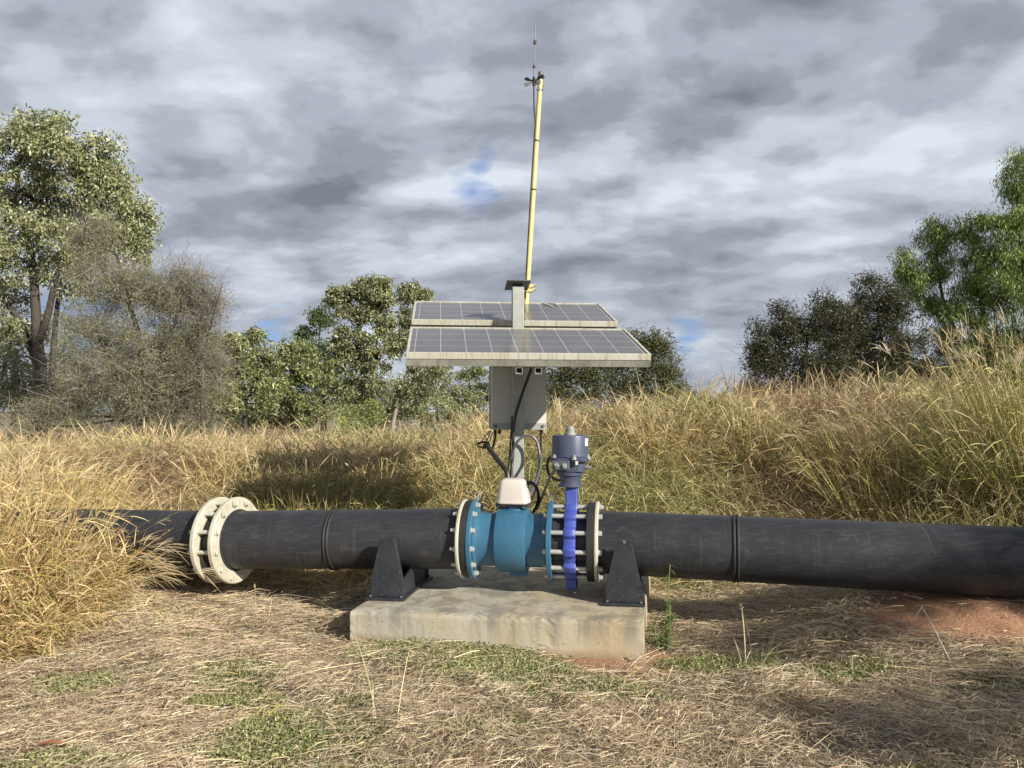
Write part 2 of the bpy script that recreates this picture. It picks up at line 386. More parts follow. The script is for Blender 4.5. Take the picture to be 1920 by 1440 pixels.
def green_mask(x, y):
    def e(cx, cy, rx, ry):
        return 1-np.sqrt(((x-cx)/rx)**2+((y-cy)/ry)**2)
    m = np.maximum.reduce([e(-.30, 3.93, .55, .20), e(-.05, 3.70, .38, .24), e(.28, 3.42, .38, .17), e(-.85, 2.92, .42, .30), e(-1.28, 3.62, .28, .26), e(-1.55, 2.72, .3, .14), e(-1.2, 3.3, .25, .12),
                           e(1.05, 3.75, .35, .12), e(1.5, 3.55, .35, .12), e(-.65, 3.3, .16, .10), e(-1.85, 2.55, .35, .15), e(1.35, 2.6, .12, .08), e(1.7, 2.55, .1, .08), e(-.1, 3.05, .25, .08), e(-2.0, 3.5, .2, .15), e(-.55, 2.6, .3, .1), e(2.1, 3.35, .3, .1), e(.62, 3.35, .1, .06)])
    return np.clip(m*2.4+.1+(fbm(x, y, 5, 33)-.5)*1.7, 0, 1)

def np_mesh(name, V, Fq, mat_, parent=None, col=None, smooth=False, tri=False):
    me = bpy.data.meshes.new(name); k = Fq.shape[1]
    off = np.array(root_of(parent).location) if parent is not None else np.zeros(3)
    V = (V-off).astype(np.float32)
    me.vertices.add(len(V)); me.vertices.foreach_set('co', V.ravel())
    me.loops.add(Fq.size); me.loops.foreach_set('vertex_index', Fq.astype(np.int32).ravel())
    me.polygons.add(len(Fq)); me.polygons.foreach_set('loop_start', np.arange(0, Fq.size, k, dtype=np.int32))
    me.update(calc_edges=True)
    if col is not None:
        a = me.color_attributes.new('col', 'FLOAT_COLOR', 'POINT')
        c = np.ones((len(V), 4), np.float32); c[:, :3] = np.clip(col, 0, 1); a.data.foreach_set('color', c.ravel())
    me.polygons.foreach_set('use_smooth', np.full(len(Fq), smooth))
    me.materials.append(mat_); me.validate()
    return link_mesh(name, me, parent)

def ground_mat():
    m = mat('dry_grass_ground'); t = NT(m)
    v = t.tc.outputs['Object']
    s1 = t.noise(70, 4, .65, .8, scale=(.35, 1, 1)); s2 = t.noise(70, 4, .65, .8, vec=t.map(v, (1, .4, 1), (0, 0, .7)))
    st = t.math('MAXIMUM', s1, s2)
    straw = t.ramp(st, [(.42, (.12, .098, .070)), (.55, (.30, .25, .18)), (.70, (.52, .45, .33))])
    straw = t.mix(t.ramp(t.noise(1.3, 5, .6), [(.4, 0.), (.65, .5)]), straw, (.17, .13, .095))
    red = t.mix(t.noise(18, 6, .65), (.34, .18, .10), (.46, .26, .155))
    red = t.mix(t.ramp(t.noise(90, 4, .6), [(.35, .5), (.5, 0.)]), red, (.20, .095, .055))
    c = t.mix(t.attr('soil'), straw, red)
    t.bsdf(c, .9, 0, t.bump(t.math('ADD', st, t.noise(40, 6, .7)), .7, .015)); return m
def build_ground():
    def axis(lo, hi, step, far, g=1.22):
        a = list(np.arange(lo, hi+1e-6, step)); d = step; x = hi
        while x < far: d *= g; x += d; a.append(x)
        d = step; x = lo; pre = []
        while x > -far: d *= g; x -= d; pre.append(x)
        return np.array(pre[::-1]+a)
    xs = axis(-4.5, 4.5, .03, 600); ys = axis(1.6, 7.0, .03, 600)
    X, Y = np.meshgrid(xs, ys); Z = height(X, Y)
    V = np.stack([X, Y, Z], -1).reshape(-1, 3); nx = len(xs); ny = len(ys)
    i = np.arange(nx*ny).reshape(ny, nx)
    Fq = np.stack([i[:-1, :-1], i[:-1, 1:], i[1:, 1:], i[1:, :-1]], -1).reshape(-1, 4)
    o = np_mesh('ground', V, Fq, ground_mat(), smooth=True)
    a = o.data.attributes.new('soil', 'FLOAT', 'POINT'); a.data.foreach_set('value', soil_mask(X, Y).astype(np.float32).ravel())
    tag(o, kind='structure')
build_ground()

# ------------------------------------------------------------------ vegetation tools
def strips(P, D, L, Wd, col, seg=3, bend=None, prof=None, face=None):
    """P base (n,3), D unit direction (n,3), L length (n,), Wd width (n,), bend (n,3) displacement at tip"""
    n = len(P); bend = np.zeros((n, 3)) if bend is None else bend
    if face is None: face = NR.normal(size=(n, 3))
    side = np.cross(D, face); side /= np.linalg.norm(side, axis=1, keepdims=True)+1e-9
    ts = np.linspace(0, 1, seg+1); prof = prof if prof is not None else [1]*seg+[.12]
    V = np.zeros((n, seg+1, 2, 3))
    for k, t in enumerate(ts):
        c = P+D*(L*t)[:, None]+bend*(t*t); w = (Wd*prof[k]*.5)[:, None]
        V[:, k, 0] = c-side*w; V[:, k, 1] = c+side*w
    b = (np.arange(n)*(seg+1)*2)[:, None]
    fs = [np.stack([b[:, 0]+2*k, b[:, 0]+2*k+1, b[:, 0]+2*k+3, b[:, 0]+2*k+2], -1) for k in range(seg)]
    Fq = np.stack(fs, 1).reshape(-1, 4)
    C = np.repeat(col, (seg+1)*2, axis=0)
    return V.reshape(-1, 3), Fq, C
def merge(parts):
    V = []; Fs = []; C = []; b = 0
    for v, f, c in parts: V.append(v); Fs.append(f+b); C.append(c); b += len(v)
    return np.concatenate(V), np.concatenate(Fs), np.concatenate(C)
def palette(n, cols, wts, jit=.16):
    cols = np.array(cols); w = np.array(wts, float); w /= w.sum()
    c = cols[NR.choice(len(cols), n, p=w)]
    return c*(1+jit*NR.normal(size=(n, 1)))*(1+.04*NR.normal(size=(n, 3)))
def unit(v): return v/(np.linalg.norm(v, axis=1, keepdims=True)+1e-9)
STRAW = [(.60, .45, .22), (.50, .34, .15), (.66, .54, .30), (.40, .25, .12), (.34, .33, .10), (.27, .14, .075)]

# ------------------------------------------------------------------ pipeline frames
ZC = .483
def frame(yaw, o, tilt=0.):
    d = Vector((math.cos(yaw)*math.cos(tilt), -math.sin(yaw)*math.cos(tilt), math.sin(tilt)))
    n = Vector((-math.sin(yaw), -math.cos(yaw), 0)); up = n.cross(d)*-1
    if up.z < 0: up = -up
    return Vector(o), d, n, up
TH = math.atan(.16); O, D0, N0, U0 = frame(TH, (0, 4.55, ZC))
PR = .1775
def bolt_ring(O, d, n, up, s, r, cnt, a0): return [O+d*s+(up*math.cos(a)+n*math.sin(a))*r for a in [a0+2*math.pi*k/cnt for k in range(cnt)]]
J1 = Vector((-1.78, 4.836, .434))               # far left flange joint
PL = O+D0*-.295; PRt = O+D0*.513                 # the meter group's outer faces
mid_d = (PL-J1).normalized()
left_dir = Vector((-math.cos(.262), math.sin(.262), -.022)).normalized()
right_dir = Vector((math.cos(math.atan(.27)), -math.sin(math.atan(.27)), -.004)).normalized()
fl_d = Vector((math.cos(.262), -math.sin(.262), .035)).normalized()

def pipe_run(name, label, pts, beads=()):
    a, b = pts
    t = thing(name, Vector((a.x, a.y, a.z-PR)), label, 'pipe')
    ax = (b-a).normalized(); L = (b-a).length
    nseg = max(2, int(L/.15)); prof = []
    for i in range(nseg+1): prof.append((L*i/nseg, PR))
    m = MB().lathe(a, ax, prof, 72); p = m.build('pipe_wall', M_['pipe'], t)
    for s in beads:
        w = MB()
        for off in (-.011, .009):
            w.lathe(a+ax*(s+off), ax, [(-.010, PR-.004), (-.007, PR+.005), (0, PR+.009), (.006, PR+.006), (.009, PR-.004)], 72, closed=False)
        w.build('weld_bead', M_['rubber'], t, smooth=80)
    return t, ax
# --- left buried run
t_left, _ = pipe_run('pipe', 'black plastic pipe emerging from the tall dry grass at far left', (J1-fl_d*.055+left_dir*4.2, J1-fl_d*.055))
# --- run between the cream flange joint and the blue meter
s_b = (at(632, 1008, 4.73)-J1).dot(mid_d)
t_mid, _ = pipe_run('pipe', 'scratched black pipe section between the cream flanges and the blue meter', (J1+fl_d*.055, PL), (s_b-.055,))
# --- right run
RE = PRt+right_dir*6.0
s_r = (at(1380, 1027, 4.25)-PRt).dot(right_dir)
t_right, _ = pipe_run('pipe', 'long black pipe running from the valve to the right edge with dappled shade', (PRt, RE), (s_r,))

# cream flange joint
def backing_ring(parent, O_, ax, s0, s1, ro, mat_, name='backing_ring', ri=PR+.004):
    m = MB().ring(O_, ax, s0, s1, ri, ro, 80, .006); return m.build(name, mat_, parent, smooth=30)
n_f = Vector((-math.sin(.262), -math.cos(.262), 0)); up_f = Vector((0, 0, 1))
jt = thing('flange_joint', J1-Vector((0, 0, .265)), 'pair of wide cream white flange rings bolted together on the left pipe', 'pipe flange')
backing_ring(jt, J1, fl_d, -.078, -.046, .265, M_['cream'], ri=PR+.012)
backing_ring(jt, J1, fl_d, .046, .078, .265, M_['cream'], ri=PR+.012)
MB().lathe(J1, fl_d, [(-.075, PR+.004), (-.07, PR+.012), (-.045, PR+.018), (-.003, PR+.018), (-.003, PR+.012), (.003, PR+.012), (.003, PR+.018), (.045, PR+.018), (.07, PR+.012), (.085, PR+.004)], 64).build('pipe_stub', M_['pipe'], jt)
for p in bolt_ring(J1, fl_d, n_f, up_f, 0, .232, 12, math.radians(10)):
    m = MB().cyl(p-fl_d*.105, p+fl_d*.082, .0125, n=12)
    m.bolt(p+fl_d*.078, fl_d, .0165, .014); m.bolt(p-fl_d*.078, -fl_d, .0165, .014)
    m.build('bolt', M_['paintbolt'], jt)

# --- electromagnetic flow meter
fm = thing('flow_meter', O+D0*.01-Vector((0, 0, .23)), 'blue painted flow meter bolted between two black pipe stubs above the concrete slab', 'flow meter')
backing_ring(fm, O, D0, -.295, -.273, .230, M_['cream'])
MB().ring(O, D0, -.2725, -.2325, .1, .226, 72, .004).build('rubber_gasket', M_['rubber'], fm)
MB().ring(O, D0, -.232, -.206, .1, .230, 80, .003).build('flange', M_['blue'], fm, smooth=30)
MB().ring(O, D0, .2235, .251, .1, .230, 80, .003).build('flange', M_['blue'], fm, smooth=30)
bd = MB().lathe(O, D0, [(-.2055, .150), (-.2055, .190), (-.197, .190), (-.19, .163), (-.17, .156), (-.081, .155)], 72, closed=False)
bd.lathe(O, D0, [(.098, .155), (.19, .156), (.205, .163), (.212, .180), (.223, .180), (.223, .150)], 72, closed=False)
bd.lathe(O, D0, [(-.081, .15), (-.081, .178), (-.077, .184), (-.07, .186), (.088, .186), (.0955, .184), (.098, .178), (.098, .15)], 80, closed=False)
bd.build('body', M_['blue'], fm, smooth=30)
for p in bolt_ring(O, D0, N0, U0, 0, .202, 12, math.radians(8)):
    m = MB().cyl(p-D0*.325, p-D0*.185, .010, n=10); m.bolt(p-D0*.206, D0, .0145, .014, stub=.004); m.bolt(p-D0*.295, -D0, .0145, .011, stub=.008)
    m.build('bolt', M_['white'], fm)
for s0 in (.04,):    # feet under the barrel
    MB().box(O+D0*s0-Vector((0, 0, .195)), (.10, .05, .03), D0, N0, (0, 0, 1)).build('drain_boss', M_['blue'], fm, bevel=.004)
# saddle, neck, housing
hc = O+D0*.012
nk = MB().lathe(hc+Vector((0, 0, .15)), (0, 0, 1), [(0, .062), (.036, .062), (.036, .048), (.052, .048)], 32); nk.build('neck', M_['blue'], fm)
mb = MB().box(hc+Vector((0, 0, .2085)), (.165, .135, .012), D0, N0)
for sx in (-1, 1):
    for sy in (-1, 1):
        mb.cyl(hc+D0*.085*sx+N0*.055*sy+Vector((0, 0, .196)), hc+D0*.085*sx+N0*.055*sy+Vector((0, 0, .222)), .013, n=12)
mb.build('mounting_plate', M_['rubber'], fm, bevel=.003)
def loft(o, dx, dy, levels, nseg=6, rr=.25):
    """rounded-rectangle loft: levels (z, hx, hy)"""
    m = MB(); vs = []; ring_n = nseg*4
    for (z, hx, hy) in levels:
        r = min(hx, hy)*rr
        for q, (sx, sy) in enumerate(((1, 1), (-1, 1), (-1, -1), (1, -1))):
            for k in range(nseg):
                a = math.pi/2*(q+k/(nseg-1)); vs.append(o+dx*(sx*(hx-r)+r*math.cos(a))+dy*(sy*(hy-r)+r*math.sin(a))+Vector((0, 0, z)))
    n = ring_n; L = len(levels)
    fs = [(j*n+i, j*n+(i+1) % n, (j+1)*n+(i+1) % n, (j+1)*n+i) for j in range(L-1) for i in range(n)]
    fs += [tuple(range(n-1, -1, -1)), tuple((L-1)*n+i for i in range(n))]
    m.add(vs, fs); return m
loft(hc+Vector((0, 0, .216)), D0, N0, [(0, .093, .078), (.006, .096, .081), (.012, .094, .079), (.03, .091, .077), (.09, .084, .072), (.115, .079, .068), (.130, .073, .062), (.139, .064, .053), (.144, .050, .040)], rr=.42).build('sensor_housing', M_['sensor'], fm, smooth=50)
MB().cyl(hc+D0*.072+Vector((0, 0, .325)), hc+D0*.098+Vector((0, 0, .333)), .012, .010).build('cable_gland', M_['cable'], fm)

# --- butterfly valve with long through bolts
bv = thing('butterfly_valve', O+D0*.36-Vector((0, 0, .29)), 'violet blue wafer valve clamped by long bolts between blue and cream flanges', 'valve')
lob = lambda th: 1+.055*max(-1, min(1, 2.6*math.cos(12*(th-math.radians(8)))))
vb = MB().ring(O, D0, .320, .387, .1, .209, 240, .004, lobes=lob)
vb.build('wafer_body', M_['violet'], bv, smooth=50)
ft = MB().box(O+D0*.3535-Vector((0, 0, .232)), (.062, .10, .07), D0, N0); ft.build('foot', M_['violet'], bv, bevel=.008)
ns = MB(); ns.prism([O+D0*.3535+N0*x+Vector((0, 0, z))-D0*.034 for x, z in ((-.055, .20), (.055, .20), (.042, .235), (.040, .315), (-.040, .315), (-.042, .235))], D0*.068)
ns.build('neck', M_['violet'], bv, bevel=.008, seg=3)
for s0, s1 in ((.2515, .3195), (.3875, .4455)):
    MB().ring(O, D0, s0, s1, .1, .170, 64, .004).build('pipe_stub', M_['pipe'], bv)
MB().ring(O, D0, .446, .489, .1, .226, 72, .004).build('rubber_gasket', M_['rubber'], bv)
backing_ring(bv, O, D0, .490, .513, .232, M_['cream'])
for p in bolt_ring(O, D0, N0, U0, 0, .203, 12, math.radians(8)):
    m = MB().cyl(p+D0*.205, p+D0*.535, .0130, n=14); m.bolt(p+D0*.2235, -D0, .0145, .011, stub=.006); m.bolt(p+D0*.513, D0, .0155, .015, stub=.002)
    m.build('bolt', M_['white'], bv)
# lifting eyes on the flanges
for s0, nm in ((-.21, 0), (.24, 1)):
    c = O+D0*s0+U0*.225+N0*(-.02)
    pts = [c+U0*(.012+.018*(1-math.cos(a)))+D0*.018*math.sin(a) for a in np.linspace(0, 2*math.pi, 13)]
    MB().tube(pts, .004, 8, 2).cyl(c, c+U0*.014, .007, n=10).build('lifting_eye', M_['steel'], fm)

# --- electric actuator
ac0 = O+D0*.345; AZ = Vector((0, 0, 1))
va = thing('valve_actuator', ac0+AZ*.315, 'slate blue cylindrical electric actuator standing on the violet valve neck', 'actuator')
MB().lathe(ac0+AZ*.316, AZ, [(0, .068), (.003, .071), (.016, .071), (.018, .058), (.040, .058), (.062, .066), (.068, .078), (.087, .080)], 40).build('base_flange', M_['slate'], va)
h = loft(ac0+AZ*.402, D0, N0, [(0, .074, .074), (.006, .084, .080), (.060, .086, .082), (.064, .108, .104), (.068, .110, .106), (.083, .110, .106), (.0855, .107, .103)], rr=.5)
h.build('gear_housing', M_['slate'], va, smooth=40)
mcv = MB().lathe(ac0+AZ*.488, AZ, [(0, .108), (.006, .111), (.010, .107), (.018, .106), (.118, .106), (.124, .104), (.127, .098)], 64); mcv = mcv.build('motor_cover', M_['slate'], va, smooth=35)
MB().lathe(ac0+AZ*.6155, AZ, [(0, .036), (.011, .036), (.0115, .027), (.026, .027), (.0265, .024), (.030, .024), (.0305, .027), (.042, .027), (.0425, .019), (.052, .019)], 32).build('position_indicator', M_['galv'], va, smooth=35)
jb = MB().box(ac0-D0*.045+N0*.108+AZ*.447, (.098, .045, .052), D0, N0, AZ); jb = jb.build('gland_block', M_['greyblk'], va, bevel=.005)
for k in (-.067, -.022):
    c = ac0+D0*k+N0*.131+AZ*.446
    MB().lathe(c, N0, [(0, .015), (.006, .015), (.006, .009), (.012, .009)], 20).build('cable_gland', M_['galv'], jb)
MB().box(ac0+D0*.045+N0*.101+AZ*.46, (.014, .012, .02), D0, N0, AZ).build('sticker', M_['paper'], va)
for a in (20, 75, 140, 200, 255, 320):
    dr = (D0*math.cos(math.radians(a))+N0*math.sin(math.radians(a)))
    c = ac0+dr*.112+AZ*.478
    MB().cyl(c, c+AZ*.014, .015, n=16).bolt(c+AZ*.014, AZ, .009, .009).build('lug_screw', M_['galv'], va)
MB().cyl(ac0+D0*.09+AZ*.43, ac0+D0*.122+AZ*.428, .010, n=12).build('hand_shaft', M_['steel'], va)
# white maker's sticker wrapped on the cover's right
pts = []
stk = MB(); vs = []; fs = []
for i in range(5):
    a = math.radians(33-i*5); dr = D0*math.cos(a)+N0*math.sin(a)
    for z in (.555, .598): vs.append(ac0+dr*.1068+AZ*z)
for i in range(4): fs.append((2*i, 2*i+2, 2*i+3, 2*i+1))
stk.add(vs, fs); stk.build('sticker', M_['paper'], mcv, fix=False)

# ------------------------------------------------------------------ concrete pad
def build_pad():
    fl = Vector((-.867, 4.16, .170)); fr = Vector((.649, 3.84, .194)); ax = (fr-fl); w = ax.length; ax.normalize()
    dp = Vector((.2, .98, 0)).normalized(); dep = 1.62; bot = -.16
    nx, ny, nz = 60, 40, 14
    import bmesh
    bm = bmesh.new()
    def P(u, v, z): # z 0 top 1 bottom
        p = fl+ax*w*u+dp*dep*v; top = p.z; return Vector((p.x, p.y, top+(bot-top)*z))
    grid = {}
    def g(i, j, k):
        key = (i, j, k)
        if key not in grid: grid[key] = bm.verts.new(P(i/nx, j/ny, k/nz))
        return grid[key]
    for i in range(nx):
        for j in range(ny): bm.faces.new((g(i, j, 0), g(i+1, j, 0), g(i+1, j+1, 0), g(i, j+1, 0)))
        for k in range(nz):
            bm.faces.new((g(i, 0, k), g(i, 0, k+1), g(i+1, 0, k+1), g(i+1, 0, k)))
            bm.faces.new((g(i, ny, k), g(i+1, ny, k), g(i+1, ny, k+1), g(i, ny, k+1)))
    for j in range(ny):
        for k in range(nz):
            bm.faces.new((g(0, j, k), g(0, j+1, k), g(0, j+1, k+1), g(0, j, k+1)))
            bm.faces.new((g(nx, j, k), g(nx, j, k+1), g(nx, j+1, k+1), g(nx, j+1, k)))
    rr = random.Random(3)
    for (i, j, k), v in grid.items():
        e = (i in (0, nx))+(j in (0, ny))+(k == 0)
        amp = .0004 if e < 2 else .0022
        v.co += Vector((rr.uniform(-1, 1), rr.uniform(-1, 1), rr.uniform(-1, 1)))*amp
        if e >= 2 and k == 0: v.co.z -= .004; v.co += (Vector((0, 4.8, v.co.z))-v.co).normalized()*.004
        x, y, z = v.co
        if j == 0 and k > 5:                        # ragged, undercut lower front left
            u = i/nx
            v.co.y += .035*max(0, (k-5)/9)*max(0, 1-u*2.2)*(.6+.6*rr.random())
    # broken bits: a chip at the top edge and a hole low on the right
    for (i, j, k), v in grid.items():
        if j == 0 and abs(i/nx-.705) < .01 and 0 < k < 6: v.co.y += .004*rr.random()
        if j == 0 and i == 57 and k == 8: v.co.y += .03
    bm.normal_update()
    me = bpy.data.meshes.new('concrete_slab'); bm.to_mesh(me); bm.free(); me.materials.append(M_['concrete'])
    o = link_mesh('concrete_slab', me); tag(o, 'stained rectangular concrete slab under the meter and valve', 'concrete slab')
    return fl, ax, w, dp
fl, pax, pw, pdp = build_pad()
def pad_z(x, y): return .170+(x+.867-(y-4.16)*.2)*.0158

# ------------------------------------------------------------------ pipe supports
def make_support(cx_s, label, zt=.335):
    """steel cradle: foot plate, two tapered uprights, saddle"""
    c = O+D0*cx_s if cx_s > -.5 else J1+mid_d*((cx_s+1.83)/1)
    if cx_s <= -.5: pass
    ax = D0; n = N0
    z0 = pad_z(c.x, c.y)+.004
    c = Vector((c.x, c.y, z0))
    t = thing('pipe_support', c, label, 'pipe support', 'black steel pipe supports on the slab')
    MB().box(c+Vector((0, 0, .006)), (.225, .62, .012), ax, n).build('foot_plate', M_['support'], t, bevel=.002)
    for sg in (1, -1):
        pc = c+n*sg*.262; w0, w1, w2 = .098, .093, .045
        poly = [pc+ax*x+Vector((0, 0, z)) for x, z in ((-w0, .0125), (w0, .0125), (w1, .105), (w2, zt-.02), (w2-.008, zt-.008), (-w2+.008, zt-.008), (-w2, zt-.02), (-w1-.002, .105))]
        MB().prism([p-n*sg*.012 for p in poly], n*sg*.024).build('upright_plate', M_['support'], t, bevel=.002)
        for x in (-.09, .09): MB().bolt(c+n*sg*.295+ax*x+Vector((0, 0, .0125)), (0, 0, 1), .008, .007, washer=False).build('anchor_bolt', M_['greyblk'], t)
        if sg == 1 and cx_s > 0: MB().bolt(pc+Vector((0, 0, zt-.008)), (0, 0, 1), .008, .008).build('strap_bolt', M_['darkgrey'], t)
    # saddle: curved cradle web
    pts = []
    zc = ZC-z0
    arc = [(math.sin(a)*(PR+.006), zc-math.cos(a)*(PR+.006)) for a in np.linspace(-1.05, 1.05, 17)]
    poly = [c+n*x+Vector((0, 0, z)) for x, z in [(-.245, .0125), (.245, .0125), (.245, .09)]+[(x, z) for x, z in arc[5:-5][::-1]]+[(-.245, .09)]]
    s = MB()
    for off in (-.085, .073): s.prism([p+ax*off for p in poly], ax*.012)
    s.build('saddle', M_['support'], t, bevel=.001)
    return t
sL = (at(745, 1008, 4.67)-O).dot(D0); sR = (at(1182, 1015, 4.43)-O).dot(D0)
# positioned from the plates' feet
sL = -.70; sR = .655
make_support(sL, 'charcoal steel pipe support on the left end of the slab', .345)
make_support(sR, 'charcoal steel pipe support on the right front corner of the slab', .335)

# ------------------------------------------------------------------ solar mount
YA = math.radians(5.4); TA = math.radians(19.0)
AX = Vector((math.cos(YA), math.sin(YA), 0)); DH = Vector((-math.sin(YA), math.cos(YA), 0))
DD = DH*math.cos(TA)+Vector((0, 0, math.sin(TA))); NN = AX.cross(DD).normalized()
NC = Vector((.111, 4.58, 1.583))                  # middle of the near top edge of the front panel
def build_panel(start, label):
    c0 = NC+DD*start; dep = .69; w = 1.475; fw = .016; th = .038
    t = thing('solar_panel', c0+DD*dep/2-NN*th, label, 'solar panel', 'solar panels on the post')
    m = MB()
    m.box(c0+DD*fw/2-NN*th/2, (w, fw, th), AX, DD, NN); m.box(c0+DD*(dep-fw/2)-NN*th/2, (w, fw, th), AX, DD, NN)
    m.box(c0+AX*(w/2-fw/2)+DD*dep/2-NN*th/2, (fw, dep-2*fw-.0005, th), AX, DD, NN); m.box(c0-AX*(w/2-fw/2)+DD*dep/2-NN*th/2, (fw, dep-2*fw-.0005, th), AX, DD, NN)
    m.build('panel_frame', M_['frame'], t, bevel=.001)
    cc = c0+DD*dep/2-NN*.006; hx = w/2-fw-.0005; hy = dep/2-fw-.0005
    me = bpy.data.meshes.new('glass'); off = t.location
    top = [cc-AX*hx-DD*hy, cc+AX*hx-DD*hy, cc+AX*hx+DD*hy, cc-AX*hx+DD*hy]; vs = [p-off for p in top]+[p-off-NN*.006 for p in top]
    me.from_pydata([tuple(p) for p in vs], [], [(0, 1, 2, 3), (7, 6, 5, 4), (0, 4, 5, 1), (1, 5, 6, 2), (2, 6, 7, 3), (3, 7, 4, 0)])
    uv = me.uv_layers.new(name='UVMap'); q = [(-.022, -.03), (1.0105, -.03), (1.0105, 1.03), (-.022, 1.03)]
    for li in range(24): uv.data[li].uv = q[li] if li < 4 else (.05, .1)
    me.materials.append(M_['cells']); gl = link_mesh('solar_glass', me, t)
    # backsheet
    MB().box(cc-NN*.0095, (2*hx, 2*hy, .003), AX, DD, NN).build('backing_sheet', M_['paper'], t)
    # droppings stay with the panel
    return t, c0, dep, gl
tp1, *_ = build_panel(0, 'front solar panel with nine by four cells, nearest the camera and lowest')
tp2, bc0, bdep, bgl = build_panel(.915, 'rear solar panel behind the post with a white bird dropping on its top edge')
bd_ = MB()
bp = bc0+DD*(bdep-.02)+AX*.33
for (x0, y0, x1, y1, r) in ((0, 0, -.075, .012, .006), (0, 0, .045, .010, .009), (-.03, 0, .01, -.17, .006), (-.05, .0, -.03, -.07, .004), (.045, 0, .05, -.08, .008)):
    p0 = bp+AX*x0+DD*y0+NN*.000; p1 = bp+AX*x1+DD*y1+NN*.000
    dirv = (p1-p0).normalized(); sd = dirv.cross(NN)
    poly = [p0+sd*r, p0-sd*r, p0+(p1-p0)*.6-sd*r*1.2, p1-sd*r*.3, p1+sd*r*.3, p0+(p1-p0)*.55+sd*r*.8]
    bd_.prism(poly, NN*.002)
bd_.build('bird_dropping', painted('dried_dropping', (.50, .50, .47), (.34, .33, .30), .8, 0, 30, .9), bgl)

PC = Vector((.040, 5.335, 0))
post_base = pad_z(PC.x, PC.y)
mt = thing('support_post', Vector((PC.x, PC.y, post_base)), 'galvanised square steel post with a flat cap plate carrying the solar panels', 'post')
PW = .080
MB().box((PC.x, PC.y, (post_base+.012+2.105)/2), (PW, PW, 2.105-post_base-.012), AX, DH).build('column', M_['galv'], mt, bevel=.004)
MB().box((PC.x, PC.y, post_base+.0065), (.22, .22, .011), AX, DH).build('base_plate', M_['galv'], mt, bevel=.002)
for sx in (-1, 1):
    for sy in (-1, 1): MB().bolt(Vector((PC.x, PC.y, post_base+.012))+AX*.085*sx+DH*.085*sy, (0, 0, 1), .012, .01, stub=.02).build('anchor_bolt', M_['white'], mt)
cd = (DH*math.cos(math.radians(-9))+Vector((0, 0, math.sin(math.radians(-9))))); cn = AX.cross(cd).normalized()
MB().box(Vector((PC.x, PC.y, 2.120))+DH*.012, (.165, .215, .008), AX, cd, cn).build('cap_plate', M_['darkgrey'], mt, bevel=.0015)
# sloping square tubes (open ends) beside the post
for off in (-.058, .058):
    cx0 = NC+DD*.012-NN*(.038+.044+.030)+AX*(-.005+off)
    L = 1.50; o2 = .021; i2 = .0175
    m = MB()
    for a, b, sz in ((0, o2-.0018, (2*o2, L, .0036)), (0, -(o2-.0018), (2*o2, L, .0036))):
        m.box(cx0+DD*L/2+NN*b, sz, AX, DD, NN)
    for a in (-(o2-.0018), o2-.0018): m.box(cx0+DD*L/2+AX*a, (.0036, L, 2*o2-.0074), AX, DD, NN)
    m.build('square_tube', M_['galv'], mt)
# rails across, under the panels
for k, st in enumerate((.004, .60, .93, 1.52)):
    c = NC+DD*(st+.02)-NN*(.0385+.022); m = MB()
    m.box(c-DD*.018, (1.478, .004, .044), AX, DD, NN); m.box(c+NN*.020+DD*.0042, (1.478, .040, .004), AX, DD, NN)
    m.build('cross_rail', M_['rail'], mt, bevel=.0008)
# post-to-tube brackets
for sx in (-1, 1):
    c = Vector((PC.x, PC.y, 1.74))+AX*sx*(PW/2+.004)
    MB().box(c, (.006, .10, .12), AX, DH).build('bracket', M_['galv'], mt, bevel=.001)

# ------------------------------------------------------------------ equipment enclosure
EC = Vector((.052, 5.40, 0)); ez0, ez1 = 1.112, 1.60; ew = .385; edp = .25
ef = EC+DH*.012
en = thing('equipment_enclosure', Vector((EC.x, EC.y+.12, ez0)), 'light grey metal equipment box mounted behind the post under the panels', 'enclosure')
bc = ef+DH*(.16/2)+Vector((0, 0, (ez0+ez1)/2+.0))
MB().box(bc, (ew, .16, ez1-ez0), AX, DH).build('cabinet', M_['box'], en, bevel=.004)
MB().box(ef+DH*.1655+Vector((0, 0, (ez0+ez1)/2)), (ew+.004, .010, ez1-ez0-.006), AX, DH).build('door_seal', M_['rubber'], en)
edr = MB().box(ef+DH*.193+Vector((0, 0, (ez0+ez1)/2)), (ew+.016, .044, ez1-ez0+.006), AX, DH).build('door', M_['box'], en, bevel=.004)
MB().box(ef+DH*.185-AX*(ew/2+.024)+Vector((0, 0, ez0+.22)), (.022, .03, .045), AX, DH)  .build('latch', M_['darkgrey'], edr, bevel=.003)
for zq in (ez0+.018, ez1-.03): MB().box(ef-DH*.004+Vector((0, 0, zq)), (ew+.004, .006, .046), AX, DH).build('mounting_strip', M_['galv'], en, bevel=.001)
for sx in (-1, 1): MB().bolt(ef-DH*.0072+AX*sx*(ew/2-.025)+Vector((0, 0, ez0+.02)), -DH, .009, .008).build('bolt', M_['darkgrey'], en)
for xx in (-.165, -.135, .165):
    c = ef+DH*.06+AX*xx+Vector((0, 0, ez0))
    MB().lathe(c, (0, 0, -1), [(0, .011), (.012, .011), (.012, .013), (.03, .012), (.036, .007)], 16).build('cable_gland', M_['cable'], en)

